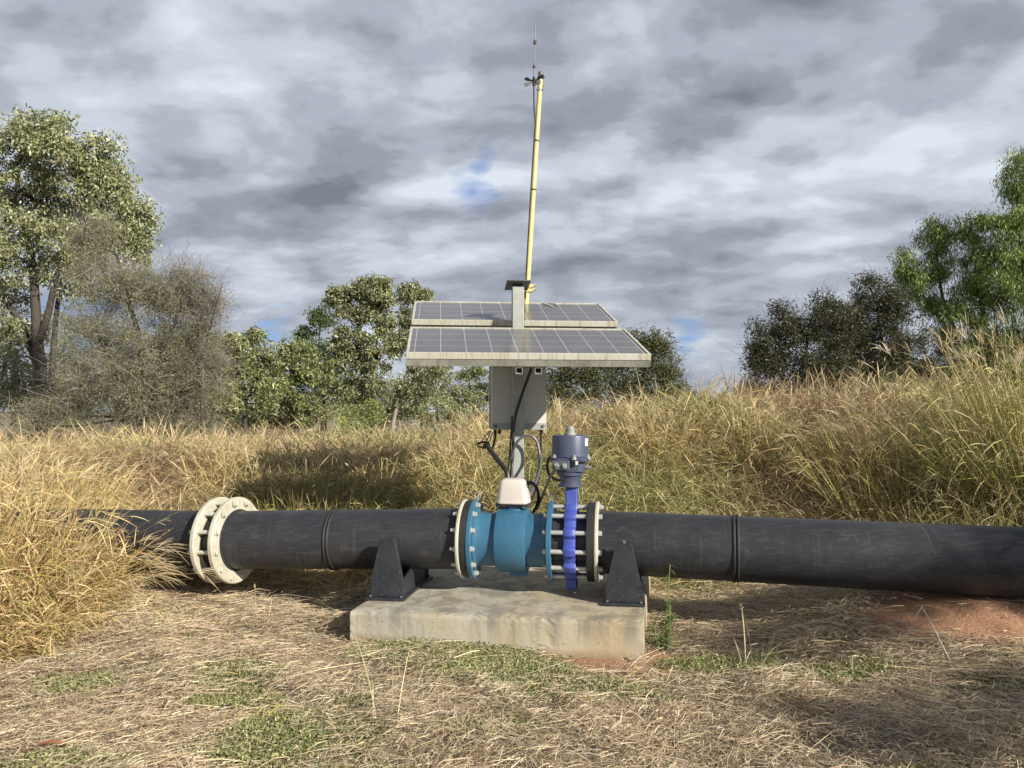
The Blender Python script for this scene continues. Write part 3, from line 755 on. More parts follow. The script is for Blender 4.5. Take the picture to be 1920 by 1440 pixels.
# ------------------------------------------------------------------ mast, antenna
mz = 6.10
mb0 = at(986, 575, mz); mtp = at(1013.5, 146, mz)
ms = thing('antenna_mast', mb0, 'thin leaning yellow fibreglass mast behind the rear solar panel', 'mast')
mdir = (mtp-mb0).normalized()
MB().cyl(mb0-mdir*.28, mtp, .0225, .0190, n=24).build('pole', M_['yellow'], ms)
e0 = at(1013.8, 146, mz); MB().cyl(mtp, mtp+mdir*.045, .0215, n=24).build('end_cap', M_['darkgrey'], ms)
MB().box(mb0+Vector((.012, 0, -.005)), (.085, .075, .012), AX, DH).box(mb0+Vector((0, -.03, -.13)), (.05, .012, .26), AX, DH).build('base_bracket', M_['yellow'], ms, bevel=.002)
c = mb0+mdir*.155
m = MB()
for dz in (.0, -.035):
    m.prism([c+Vector((-.028, -.03, dz+.018)), c+Vector((.075, -.03, dz+.022)), c+Vector((.035, -.03, dz-.004)), c+Vector((-.028, -.03, dz-.006))], (0, .06, 0))
m.build('hinge_clamp', M_['yellow'], ms, bevel=.002)
for py in (264, 356):
    q = mb0+mdir*((at(1000, py, mz)-mb0).dot(mdir)); MB().cyl(q-mdir*.006, q+mdir*.006, .0232, n=20).build('tape_band', M_['cable'], ms)
# antenna with four paddle-shaped ground elements
hub = at(1001.0, 153, mz-.03)
an = thing('whip_antenna', hub, 'slim whip antenna with four black paddle radials clamped beside the mast top', 'antenna')
tip = at(1004, 40, mz-.03); wv = (tip-hub)
MB().tube([hub, hub+wv*.23], .0045, 8, 1).tube([hub+wv*.27, hub+wv*.62], .0042, 8, 1).tube([hub+wv*.68, tip], .0038, 8, 1).build('whip', M_['darkgrey'], an)
for a0, a1 in ((.23, .27), (.62, .68)):
    L = wv.length; pts = []
    for i in range(33):
        tt = i/32; a = tt*4*2*math.pi; pts.append(hub+wv*(a0+(a1-a0)*tt)+Vector((math.cos(a)*.011, math.sin(a)*.011, 0)))
    MB().tube(pts, .003, 6, 1).build('coil', M_['darkgrey'], an)
MB().lathe(hub-AZ*.035, AZ, [(0, .012), (.03, .014), (.04, .018), (.05, .014), (.075, .008)], 20).build('hub', M_['cable'], an)
for a, dz in ((150, .045), (205, -.045), (330, .03), (25, -.02)):
    dr = Vector((math.cos(math.radians(a))*.95, math.sin(math.radians(a)), 0)).normalized(); dv = (dr+Vector((0, 0, dz*12))).normalized()
    sd = dv.cross(Vector((0, 1, 0))).normalized(); nn = dv.cross(sd)
    prof = [(.01, .005), (.03, .006), (.055, .012), (.075, .014), (.088, .012), (.094, .006)]
    poly = [hub+dv*l+sd*w for l, w in prof]+[hub+dv*l-sd*w for l, w in prof[::-1]]
    MB().prism([p-nn*.003 for p in poly], nn*.006).build('radial', M_['cable'], an, bevel=.001)
MB().box(hub+Vector((.028, .015, .0)), (.055, .012, .03)).build('clamp_arm', M_['darkgrey'], an)
for dz in (-.005, -.1):
    q = mtp+mdir*dz; MB().cyl(q-mdir*.007, q+mdir*.007, .0235, n=20).cyl(q+Vector((-.03, -.02, 0)), q+Vector((.035, -.02, 0)), .004, n=8).build('clamp', M_['steel'] if dz < -.05 else M_['cable'], an)

def cable(name, label, pts, r, mat_, cat='cable'):
    t = MB().tube(pts, r, 10, 8)
    base = Vector(pts[-1]); o = t.build(name, mat_, None)
    for v in o.data.vertices: v.co -= base
    o.location = base; tag(o, label, cat); return o
P3 = lambda l: [at(*p) for p in l]
cable('coaxial_cable', 'thin black cable hanging from the antenna and running down the mast', P3([(1001, 163, mz-.03), (1001, 185, mz-.03), (1002, 210, mz-.035), (1003.5, 232, mz-.03), (1001.5, 262, mz-.03), (996, 350, mz-.03), (989, 470, mz-.03), (985, 560, mz-.03)]), .0055, M_['cable'])
cable('power_cable', 'black cable curving from under the front panel down the face of the post', P3([(999, 684, 5.12), (991, 705, 5.15), (980, 735, 5.2), (969, 770, 5.24), (963, 800, 5.25), (962, 840, 5.25), (960, 870, 5.25), (958, 905, 5.20), (957, 950, 5.2)]), .0105, M_['cable'])
cable('power_cable', 'black cable at the left side of the post beside the tied bundle', P3([(948, 905, 5.22), (953, 880, 5.24), (956, 850, 5.25), (957, 828, 5.26), (959, 805, 5.26), (960, 780, 5.28)]), .006, M_['cable'])
cable('cable_bundle', 'thick taped black cable bundle slanting from a coil down to the post foot', P3([(909, 833, 5.36), (915, 838, 5.34), (926, 853, 5.31), (938, 868, 5.27), (948, 881, 5.24), (952, 895, 5.22), (953, 930, 5.2)]), .017, M_['cable'], 'cable bundle')
lp = []
for i in range(60):
    a = i/59*3*2*math.pi; lp.append(at(906+11.5*math.cos(a)+i*.02, 834+5.0*math.sin(a)+1.2*math.sin(a*1.37), 5.36+.012*math.sin(a*.7)))
cable('cable_coil', 'small coil of thin black wire hanging left of the post under the box', lp, .0038, M_['cable'])
for k, pl in enumerate(([(919, 808, 5.46), (910, 818, 5.44), (903, 828, 5.40), (899, 833, 5.38)], [(921, 808, 5.46), (915, 822, 5.43), (908, 832, 5.38)], [(924, 810, 5.46), (918, 826, 5.42), (912, 834, 5.37)])):
    cable('thin_wire', ('leftmost thin black wire dropping from the box to the coil', 'middle thin black wire dropping from the box to the coil', 'rightmost thin black wire dropping from the box to the coil')[k], P3(pl), .0035, M_['cable'], 'wire')
cable('conduit', 'short straight black conduit from the box bottom to the bundle', P3([(929, 812, 5.46), (928, 822, 5.44), (925, 836, 5.38), (921, 846, 5.33)]), .008, M_['cable'], 'conduit')
cable('conduit', 'black conduit hanging straight from the right corner of the box and curling to the meter', P3([(1014.5, 814, 5.46), (1014, 840, 5.42), (1013.5, 862, 5.36), (1012, 885, 5.25), (1006, 912, 5.12), (998, 935, 5.0), (988, 955, 4.95)]), .009, M_['cable'], 'conduit')
cable('looped_cable', 'grey cable looping over in front of the post and down its right side', P3([(958, 860, 5.24), (963, 842, 5.22), (971, 827, 5.2), (981, 819, 5.2), (993, 817, 5.2), (1003, 823, 5.2), (1009, 836, 5.2), (1012, 855, 5.18), (1011, 878, 5.1), (1004, 900, 5.02), (995, 920, 4.95), (986, 937, 4.9), (982, 955, 4.88)]), .0095, M_['gcable'])
cable('looped_cable', 'second grey cable running beside the conduit right of the post', P3([(1014, 850, 5.2), (1013, 874, 5.1), (1007, 898, 5.02), (999, 918, 4.95), (990, 936, 4.9), (986, 955, 4.88)]), .008, M_['gcable'])
cable('sensor_cable', 'thick black cable arching from the pale meter housing to behind the meter', P3([(987, 905.5, 4.54), (994, 904.5, 4.55), (1002, 909, 4.58), (1008, 920, 4.62), (1010, 934, 4.66), (1006, 948, 4.70), (1000, 960, 4.74)]), .0095, M_['cable'])
cable('actuator_cable', 'dark cable running from the actuator gland down to the meter', P3([(1045.5, 874, 4.35), (1041, 880, 4.35), (1033, 892, 4.42), (1026, 908, 4.50), (1019, 925, 4.6), (1013, 940, 4.68), (1006, 955, 4.74)]), .0075, M_['gcable'])
cable('actuator_cable', 'black cable looping behind the actuator', P3([(1042, 850, 4.60), (1031, 858, 4.62), (1026, 872, 4.63), (1029, 888, 4.64), (1038, 897, 4.64), (1050, 901, 4.6), (1060, 902, 4.57)]), .0085, M_['cable'])
cable('earth_wire', 'thin dark earth wire draped along the top of the blue meter', [O+D0*-.20+U0*.21-N0*.03, O+D0*-.18+U0*.185-N0*.01, O+D0*-.15+U0*.166+N0*.02, O+D0*-.10+U0*.168+N0*.03, O+D0*-.07+U0*.192+N0*.02, O+D0*-.02+U0*.192+N0*.03, O+D0*.05+U0*.20-N0*.01, O+D0*.09+U0*.21-N0*.03], .0032, M_['cable'], 'wire')

# ------------------------------------------------------------------ grass and ground litter
pipe_segs = [(J1+left_dir*4.2, J1), (J1, PL), (PL, PRt), (PRt, RE)]
def inside_pad(x, y, mrg=0.):
    rx = x+.867; ry = y-4.16
    u = rx*.978-ry*.206*1.0; v = (rx*.2+ry*.98)
    return (u > -mrg) & (u < 1.55+mrg) & (v > -mrg) & (v < 1.62+mrg)
def near_pipe(x, y, d):
    out = np.zeros(len(x), bool)
    for a, b in pipe_segs:
        ax, ay = a.x, a.y; dx, dy = b.x-a.x, b.y-a.y; L2 = dx*dx+dy*dy
        t = np.clip(((x-ax)*dx+(y-ay)*dy)/L2, 0, 1)
        out |= np.hypot(x-ax-t*dx, y-ay-t*dy) < d
    return out
def scatter(n, x0, x1, y0, y1, persp=True):
    """points in view wedge"""
    y = NR.uniform(y0, y1, n); x = NR.uniform(x0, x1, n)
    k = np.abs(x) < (.72*y+.35) if persp else np.ones(n, bool)
    return x[k], y[k]
def straw_litter():
    parts = []
    x, y = scatter(340000, -4.2, 4.2, 2.35, 6.2)
    sm = soil_mask(x, y); gm = green_mask(x, y)
    dens = (1-.95*sm)*(1-.72*gm)*np.where(y > 4.4, .65, 1)*(.55+.45*(fbm(x, y, 2.2, 50) > .42))
    k = (NR.rand(len(x)) < dens) & ~inside_pad(x, y, -.01); x = x[k]; y = y[k]; n = len(x)
    ang = (fbm(x, y, .9, 70)-.5)*7+.25+NR.normal(size=n)*.95
    ang = np.where(NR.rand(n) < .5, ang, ang+math.pi)
    lump = np.clip((fbm(x, y, 3.2, 77)-.42)*.40, 0, .085)
    z = height(x, y)+.002+NR.rand(n)**2*.028+lump*NR.rand(n)
    el = np.abs(NR.normal(size=n)*.26)
    d = np.stack([np.cos(ang)*np.cos(el), np.sin(ang)*np.cos(el), np.sin(el)], -1)
    L = .024+.10*NR.rand(n)**1.8+(NR.rand(n) < .03)*.16
    b = NR.normal(size=(n, 3))*(L*.32)[:, None]; b[:, 2] = -np.sin(el)*L*1.0
    tone = fbm(x, y, 1.4, 90)
    colr = palette(n, [(.66, .56, .42), (.54, .45, .33), (.74, .66, .51), (.42, .34, .25), (.28, .22, .165), (.66, .55, .34)], [4, 3.4, 2.6, 2.2, 1.2, 1.0], .15)
    colr = colr*(.82+.40*tone)[:, None]*np.array([1.06, 1.02, .95])
    up = np.tile(np.array([0, 0, 1.]), (n, 1))+NR.normal(size=(n, 3))*.6
    parts.append(strips(np.stack([x, y, z], -1), d, L, NR.uniform(.0014, .0037, n), colr, 2, b, [.8, 1, .4], up))
    # short upright stubble
    x, y = scatter(36000, -4.2, 4.2, 2.35, 6.0); k = (NR.rand(len(x)) < (1-.9*soil_mask(x, y))*np.clip((fbm(x, y, 2.4, 55)-.38)*4, .08, 1)) & ~inside_pad(x, y, .0); x = x[k]; y = y[k]; n = len(x)
    ang = NR.rand(n)*6.283; el = NR.uniform(.35, 1.4, n); d = np.stack([np.cos(ang)*np.cos(el), np.sin(ang)*np.cos(el), np.sin(el)], -1)
    L = NR.uniform(.02, .075, n); b = d*0; b[:, 2] = -L*.35; b[:, 0] = NR.normal(size=n)*L*.3
    parts.append(strips(np.stack([x, y, height(x, y)], -1), d, L, NR.uniform(.0014, .003, n), palette(n, [(.60, .50, .33), (.45, .36, .24), (.36, .33, .14)], [4, 3, 1]), 2, b, [1, .8, .2]))
    o = np_mesh('straw_litter', *merge(parts)[:2], M_['grass'], col=None) if False else None
    V, Fq, C = merge(parts)
    o = np_mesh('straw_litter', V, Fq, M_['grass'], col=C); tag(o, 'pale mown straw lying matted over the ground', 'straw', kind='stuff')
straw_litter()
def ground_cover():
    x, y = scatter(620000, -3.2, 3.2, 2.35, 4.3); g = green_mask(x, y)
    k = (NR.rand(len(x)) < g**1.2*.9) & ~inside_pad(x, y, .0); x = x[k]; y = y[k]; n = len(x)
    near = np.exp(-((y-(4.02-.2*x))/.12)**2)
    z = height(x, y)+.004+NR.rand(n)**1.3*(.026+.05*near*(fbm(x, y, 7, 12)))
    ang = NR.rand(n)*6.283; el = NR.normal(size=n)*.5+.35; d = np.stack([np.cos(ang)*np.cos(el), np.sin(ang)*np.cos(el), np.sin(el)], -1)
    L = NR.uniform(.007, .018, n)
    c = palette(n, [(.28, .31, .12), (.36, .37, .16), (.18, .23, .08), (.44, .44, .22), (.48, .43, .26)], [4, 3, 2.4, 2.2, 2], .2)
    V, Fq, C = strips(np.stack([x, y, z], -1), d, L, L*.42, c, 2, None, [.3, 1, .2])
    o = np_mesh('ground_cover', V, Fq, M_['leaf'], col=C); tag(o, 'low green creeping weeds in patches among the straw', 'ground cover', kind='stuff')
ground_cover()

def tall_grass():
    parts = []
    FAM = [([(.57, .43, .21), (.47, .34, .155), (.64, .52, .29), (.36, .25, .115)], 3.4),
           ([(.34, .34, .11), (.43, .41, .16), (.25, .27, .085), (.52, .46, .22)], 2.2),
           ([(.43, .29, .175), (.34, .23, .14), (.54, .38, .23), (.25, .17, .105)], 1.6),
           ([(.62, .48, .24), (.68, .56, .32), (.50, .38, .17), (.38, .34, .12)], 2.2)]
    def layer(nt, y0, y1, nb, hmin, hmax, rmin, rmax, wd, lit):
        tx, ty = scatter(int(nt*1.9), -.72*y1-.4, .72*y1+.4, y0, y1); tx = tx[:nt]; ty = ty[:nt]
        ok = ~inside_pad(tx, ty, .12) & ~near_pipe(tx, ty, .40); tx = tx[ok]; ty = ty[ok]; nt = len(tx)
        px = 960+F*tx/ty
        green = fbm(tx, ty, .8, 48)+.06*((px > 1050) & (px < 1400))+.03*(px > 1700)+.05*((px > 560) & (px < 860))-.14*(px < 330)
        rust = fbm(tx, ty, .9, 49)+.17*((px > 1350) & (px < 1750) & (ty > 6.4))
        fam = np.where(green+NR.normal(size=nt)*.07 > .56, 1, np.where(rust+NR.normal(size=nt)*.07 > .57, 2, np.where(NR.rand(nt) < .5, 0, 3)))
        th = NR.uniform(hmin, hmax, nt)*(.55+.9*fbm(tx, ty, 1.2, 44))*sstep(5.0, 5.9, ty-.1*tx)+.10
        trd = NR.uniform(rmin, rmax, nt); ld = (fbm(tx, ty, .7, 46)-.5)*12; lm = NR.uniform(0, .7, nt)
        i = np.repeat(np.arange(nt), nb); n = len(i)
        a = NR.rand(n)*6.283; r = np.sqrt(NR.rand(n)); x = tx[i]+np.cos(a)*r*trd[i]*.7; y = ty[i]+np.sin(a)*r*trd[i]*.7
        gz = height(x, y); hh = th[i]*NR.uniform(.45, 1.15, n)
        o = np.stack([np.cos(a)*r+np.cos(ld[i])*lm[i], np.sin(a)*r+np.sin(ld[i])*lm[i]], -1)+NR.normal(size=(n, 2))*.28
        d = unit(np.concatenate([o*.75, np.ones((n, 1))*NR.uniform(.5, 1.2, (n, 1))], 1))
        b = np.concatenate([o*1.0, -NR.uniform(.2, 1.0, (n, 1))], 1)*(hh*NR.uniform(.2, .9, n))[:, None]
        c = np.zeros((n, 3))
        for f, (cols, _) in enumerate(FAM):
            k = fam[i] == f; c[k] = palette(int(k.sum()), cols, [3, 3, 2, 2], .15)
        c = c*NR.uniform(.74, 1.15, nt)[i][:, None]; c = c*.90+c.mean(1, keepdims=True)*.10
        w = NR.uniform(.6, 1.3, n)*wd*(1+.08*(y-5))
        P = np.stack([x, y, gz-.02], -1)
        parts.append(strips(P, d, hh, w, c, 3, b, [.9, 1, .75, .12]))
        m = int(n*lit); j = NR.randint(0, n, m); tt = NR.uniform(.25, 1.0, m)
        Pm = P[j]+d[j]*(hh[j]*tt)[:, None]+b[j]*(tt**2)[:, None]
        a2 = NR.rand(m)*6.283; e2 = NR.normal(size=m)*.55+.2; d2 = np.stack([np.cos(a2)*np.cos(e2), np.sin(a2)*np.cos(e2), np.sin(e2)], -1)
        L2 = NR.uniform(.05, .19, m)*(1+.05*(y[j]-5)); b2 = NR.normal(size=(m, 3))*(L2*.25)[:, None]; b2[:, 2] = -L2*NR.uniform(.1, .9, m)
        parts.append(strips(Pm, d2, L2, NR.uniform(.6, 1.2, m)*wd*(1+.08*(y[j]-5)), c[j]*NR.uniform(.82, 1.22, (m, 1)), 3, b2, [.6, 1, .8, .12]))
    layer(620, 5.25, 6.6, 95, .16, .42, .12, .30, .0042, 1.3)
    layer(760, 6.5, 8.3, 85, .26, .52, .16, .38, .0050, 1.3)
    layer(420, 8.2, 10.5, 70, .30, .60, .18, .42, .0066, 1.0)
    layer(420, 10.5, 20, 50, .45, .9, .3, .6, .011, .7)
    # a low felt of fallen blades between the clumps
    x, y = scatter(120000, -7, 7, 5.2, 9.5); k = ~inside_pad(x, y, .03) & ~near_pipe(x, y, .2); x = x[k]; y = y[k]; n = len(x)
    a2 = (fbm(x, y, .8, 71)-.5)*9+NR.normal(size=n); e2 = np.abs(NR.normal(size=n)*.35); d = np.stack([np.cos(a2)*np.cos(e2), np.sin(a2)*np.cos(e2), np.sin(e2)], -1)
    L = NR.uniform(.06, .24, n); b = NR.normal(size=(n, 3))*(L*.2)[:, None]; b[:, 2] = -L*.2
    c = palette(n, [(.58, .48, .27), (.48, .38, .21), (.40, .30, .16), (.38, .36, .14)], [3, 3, 2, 1.4], .15)
    parts.append(strips(np.stack([x, y, height(x, y)+NR.rand(n)*.07], -1), d, L, NR.uniform(.003, .0055, n), c, 2, b, [.8, 1, .15]))
    # seed stems standing out of the mass, singly and in loose drifts
    x, y = scatter(5200, -7, 7, 5.8, 10); k = NR.rand(len(x)) < np.clip((fbm(x, y, 1.1, 81)-.42)*5, .08, 1)
    k &= ~near_pipe(x, y, .4); x = x[k]; y = y[k]; n = len(x); gz = height(x, y)
    hh = NR.uniform(.30, .62, n)*(.8+.04*y); ang = NR.rand(n)*6.283; ln = np.abs(NR.normal(size=n))*.30
    d = unit(np.stack([np.cos(ang)*ln+.08, np.sin(ang)*ln, np.ones(n)], -1)); b = np.stack([np.cos(ang), np.sin(ang), -.5*np.ones(n)], -1)*(hh*NR.uniform(.1, .4, n))[:, None]
    c = palette(n, [(.62, .50, .29), (.52, .40, .22), (.46, .33, .20)], [3, 2, 2])
    parts.append(strips(np.stack([x, y, gz], -1), d, hh, NR.uniform(.007, .012, n), c, 6, b, [.28, .25, .25, .25, .4, 1., .1]))
    V, Fq, C = merge(parts)
    o = np_mesh('tall_grass', V, Fq, M_['grass'], col=C); tag(o, 'dense tangled straw coloured grass bank behind the pipeline', 'grass', kind='stuff')
tall_grass()

def tussock(name, label, cat, base, n, hgt, spread, lean, cols, wts, width=.005, droop=.4, bias=(0, 0), heads=0, headlen=.12, group=None, seg=5, leaf=1.5, litter=.12):
    """a clump of grass: blades, side leaves and seed heads"""
    cx, cy = base
    r = np.sqrt(NR.rand(n))*spread; a = NR.rand(n)*6.283; x = cx+r*np.cos(a); y = cy+r*np.sin(a); gz = height(x, y)
    hh = hgt*NR.uniform(.35, 1.05, n)*(1-.35*(r/spread)**2)
    od = np.stack([np.cos(a), np.sin(a)], -1)*(r/spread)[:, None]*lean+np.array(bias)+NR.normal(size=(n, 2))*lean*.5
    d = unit(np.concatenate([od, np.ones((n, 1))], 1)); b = np.concatenate([od*1.2, -np.abs(NR.normal(size=(n, 1)))*droop-.05], 1)*(hh*NR.uniform(.2, .9, n))[:, None]
    c = palette(n, cols, wts, .15); w = NR.uniform(.6, 1.3, n)*width
    P = np.stack([x, y, gz-.01], -1); parts = [strips(P, d, hh, w, c, seg, b, [.8]+[1]*(seg-2)+[.7, .1])]
    m = int(n*leaf); i = NR.randint(0, n, m); tt = NR.uniform(.15, 1.0, m); Pm = P[i]+d[i]*(hh[i]*tt)[:, None]+b[i]*(tt**2)[:, None]
    a2 = NR.rand(m)*6.283; e2 = NR.normal(size=m)*.5+.2; d2 = np.stack([np.cos(a2)*np.cos(e2), np.sin(a2)*np.cos(e2), np.sin(e2)], -1)
    L2 = NR.uniform(.4, 1.4, m)*litter; b2 = np.zeros((m, 3)); b2[:, 2] = -L2*NR.uniform(.1, .8, m)
    parts.append(strips(Pm, d2, L2, NR.uniform(.7, 1.2, m)*width, c[i]*NR.uniform(.8, 1.2, (m, 1)), 3, b2, [.6, 1, .8, .1]))
    if heads:
        i = np.argsort(-hh)[:heads]; tipp = P[i]+d[i]*hh[i][:, None]+b[i]; dirr = unit(d[i]*hh[i][:, None]+2*b[i])
        for k in range(7):
            dd = unit(dirr+NR.normal(size=dirr.shape)*.30); L3 = headlen*NR.uniform(.5, 1.1, len(i))
            b3 = np.zeros((len(i), 3)); b3[:, 2] = -L3*.3
            parts.append(strips(tipp-dirr*headlen*.15*k/3, dd, L3, np.full(len(i), width*.55), palette(len(i), [(.66, .55, .33), (.56, .44, .26)], [1, 1]), 3, b3, [.5, 1, .9, .3]))
    V, Fq, C = merge(parts); base3 = Vector((cx, cy, float(height(cx, cy))))
    o = np_mesh(name, V-np.array(base3), Fq, M_['grass'], col=C); o.location = base3
    tag(o, label, cat, group); return o
GOLD = [(.60, .45, .22), (.50, .36, .165), (.67, .54, .30), (.38, .26, .12), (.40, .37, .12)]
tussock('grass_clump', 'big bushy golden grass clump burying the left end of the pipe', 'grass clump', (-3.25, 4.66), 5200, .95, .74, .30, GOLD, [3, 3, 3, 1.5, 1.4], .0062, .8, (.05, -.05), 160, .16, leaf=3.4, litter=.14)
tussock('grass_clump', 'low tangled golden grass spilling across the ground at the left edge', 'grass clump', (-2.85, 4.16), 2300, .40, .45, .6, GOLD, [3, 3, 3, 1.5, 1.2], .0055, .8, (.2, -.1), 60, .12, leaf=3, litter=.12)
tussock('grass_clump', 'dry grass clump with seed stems drooping right across the left pipe', 'grass clump', (-2.75, 4.50), 520, .66, .20, .45, GOLD, [3, 3, 3, 1.5, 1.6], .0042, .9, (.55, -.02), 90, .17, leaf=1.8, litter=.11)
tussock('grass_clump', 'pale golden grass clump at the left frame edge behind the pipe', 'grass clump', (-3.75, 5.65), 3400, .95, .8, .3, GOLD, [3, 3, 3, 2, 1.2], .006, .6, (0, 0), 120, .16, leaf=2.5)
tussock('grass_clump', 'dark green and brown tussock behind the left pipe near the flange rings', 'grass clump', (-1.62, 6.2), 3000, .72, .60, .35, [(.24, .24, .08), (.34, .28, .12), (.17, .18, .06), (.48, .38, .19)], [3, 3, 2, 2], .0052, .5, (0, 0), 50, .12, leaf=1.8)
tussock('grass_clump', 'tall yellow green grass clump towering at the right edge of the picture', 'grass clump', (4.0, 5.85), 6200, 1.85, .58, .20, [(.38, .38, .12), (.52, .46, .20), (.26, .29, .08), (.62, .52, .29), (.34, .26, .12)], [3, 3, 2.4, 2.5, 1.6], .0060, .55, (-.04, 0), 260, .19, leaf=3.2, litter=.2)
tussock('grass_clump', 'sparse leaning grass clump with pale plumes left of the tallest one', 'grass clump', (3.15, 6.35), 1500, 1.1, .65, .22, [(.40, .37, .11), (.56, .45, .19), (.64, .52, .27)], [2, 3, 3], .0055, .5, (-.10, 0), 120, .19, leaf=1.8, litter=.16)
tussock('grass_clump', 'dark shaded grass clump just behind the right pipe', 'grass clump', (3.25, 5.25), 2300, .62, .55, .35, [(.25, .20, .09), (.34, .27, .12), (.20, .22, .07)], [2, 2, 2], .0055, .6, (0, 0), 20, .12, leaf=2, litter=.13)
for k, (x, y, hgt, lab) in enumerate(((-2.55, 7.1, .62, 'golden tuft of upright seed stems behind the left pipe beside the brown shrub'), (-1.25, 7.0, .66, 'golden tuft of upright seed stems in front of the gum trees left of the panels'),
                                      (-.45, 6.9, .55, 'rust tinted grass tuft just left of the equipment box'), (1.35, 7.3, .60, 'grass tuft with feathery heads just right of the actuator'), (2.3, 7.2, .60, 'brown grass tuft in front of the dark shrubs right of centre'))):
    tussock('grass_tuft', lab, 'grass tuft', (x, y), 800, hgt, .38, .30, GOLD, [3, 3, 3, 2, 1.5], .0058, .5, (0, 0), 90, .15, leaf=1.4)
# foreground oddments
tussock('grass_tuft', 'small green tuft of broad blades at the foot of the cream flange rings', 'grass tuft', (-1.92, 4.28), 16, .22, .10, .7, [(.22, .30, .07), (.32, .38, .10)], [1, 1], .010, 1.0, (.1, 0), leaf=0.2)
tussock('grass_tuft', 'tiny dry seed stems standing under the middle pipe section', 'grass tuft', (-1.43, 4.42), 8, .26, .06, .18, [(.55, .40, .26), (.60, .48, .32)], [1, 1], .004, .1, (0, 0), 3, .04, leaf=0.3, litter=.03)
tussock('grass_tuft', 'thin pale dry stalks rising from the foreground straw right of the slab', 'grass tuft', (1.16, 3.72), 10, .50, .07, .16, [(.62, .52, .34), (.5, .4, .25)], [2, 1], .0042, .4, (.06, 0), 3, .03, leaf=.4, litter=.06)
tussock('grass_tuft', 'flattened straw tuft at the foot of the pale stalks', 'grass tuft', (1.1, 3.4), 420, .14, .20, 1.0, [(.60, .50, .34), (.45, .36, .24)], [2, 1], .0035, .8, (0, 0), leaf=1.2, litter=.05)
tussock('grass_tuft', 'hair thin pale stalks standing in the straw before the left end of the slab', 'grass tuft', (-.50, 3.05), 9, .50, .05, .10, [(.62, .55, .32), (.56, .48, .28)], [2, 1], .0030, .1, (-.03, 0), 0, .03, leaf=.3, litter=.04)
tussock('grass_tuft', 'yellow green weed tuft in the left foreground', 'grass tuft', (-.98, 3.16), 160, .075, .09, .9, [(.42, .40, .09), (.50, .44, .14)], [1, 1], .004, .5, leaf=1.5, litter=.025)
for k, (x, y, lab) in enumerate(((2.35, 3.42, 'curled brown straw tuft on the red soil mound at right'), (2.05, 2.95, 'grey straw tuft in the lower right corner'), (.55, 3.1, 'loose straw heap below the right end of the slab'), (-2.1, 3.3, 'pale straw tuft in the left foreground'), (2.75, 3.75, 'withered straw tuft under the pipe at the right edge'))):
    tussock('straw_tuft', lab, 'straw tuft', (x, y), 260, .15, .20, 1.2, [(.58, .48, .33), (.42, .33, .22), (.33, .25, .17)], [2, 2, 1], .0036, 1., leaf=1.2, litter=.07)
# single long bent stalk on the mound
cable('dry_stalk', 'single bent pale stalk rising above the red soil mound', [at(1714, 1160, 3.58), at(1728, 1140, 3.55), at(1731, 1142, 3.54), at(1752, 1180, 3.47), at(1780, 1236, 3.35)], .0026, M_['paintbolt'], 'stalk')
# brown fallen leaf
def fallen_leaf():
    c = Vector((-1.66, 2.78, float(height(-1.66, 2.78))+.03)); vs = []; fs = []
    n = 9
    for i in range(n):
        t = i/(n-1); x = (t-.5)*.13; w = .013*math.sin(math.pi*min(1, t*1.02+.02))**.7+.001; z = .02*math.sin(t*3.1)+.012*t
        for s_ in (-1, 0, 1): vs.append((x, s_*w+x*.25, z+abs(s_)*.006))
    for i in range(n-1):
        for s_ in (0, 1): a = i*3+s_; fs.append((a, a+3, a+4, a+1))
    m = MB(); m.add([c+Vector(v) for v in vs], fs)
    mm = painted('brown_leaf', (.32, .12, .055), (.22, .085, .04), .5, 0, 30, .8)
    o = m.build('fallen_leaf', mm, None, fix=False); tag(o, 'curled reddish brown leaf lying on the straw at lower left', 'leaf')
fallen_leaf()
# green leafy weed by the slab's right side
def weed():
    bx, by = .80, 4.06; bz = float(height(bx, by)); t = thing('weed_plant', (bx, by, bz), 'leafy green weed growing beside the right end of the slab', 'weed')
    m = MB(); Ps = []; Ds = []
    for k in range(9):
        a = R.random()*6.28; lean = R.uniform(.02, .12); h_ = (.44 if k == 0 else R.uniform(.12, .28)); ox = R.uniform(-.03, .03)
        top = Vector((bx+ox+math.cos(a)*lean+(.04 if k == 0 else 0), by+math.sin(a)*lean*.6, bz+h_)); b0 = Vector((bx+ox, by, bz-.01)); md = (b0+top)/2+Vector((math.cos(a), math.sin(a), 0))*.015
        m.tube([b0, md, top], .0028, 6, 4)
        nl = int(h_*110)
        for i in range(nl):
            tt = .15+.85*i/nl; p = b0.lerp(md, tt*2) if tt < .5 else md.lerp(top, tt*2-1); aa = i*2.4
            Ps.append(p); Ds.append((math.cos(aa), math.sin(aa), .5-.3*(1-tt)))
    m.build('stem', bark_mat('weed_stem', (.16, .20, .07), (.22, .22, .1)), t)
    P = np.array(Ps); D = unit(np.array(Ds)); n = len(P); L = NR.uniform(.03, .07, n); b = np.zeros((n, 3)); b[:, 2] = -L*.6
    V, Fq, C = strips(P, D, L, L*.2, palette(n, [(.10, .155, .055), (.15, .20, .075)], [1, 1]), 3, b, [.3, 1, .8, .1], np.tile([0, 0, 1.], (n, 1))+NR.normal(size=(n, 3))*.2)
    np_mesh('leaves', V, Fq, M_['leaf'], t, C)
weed()

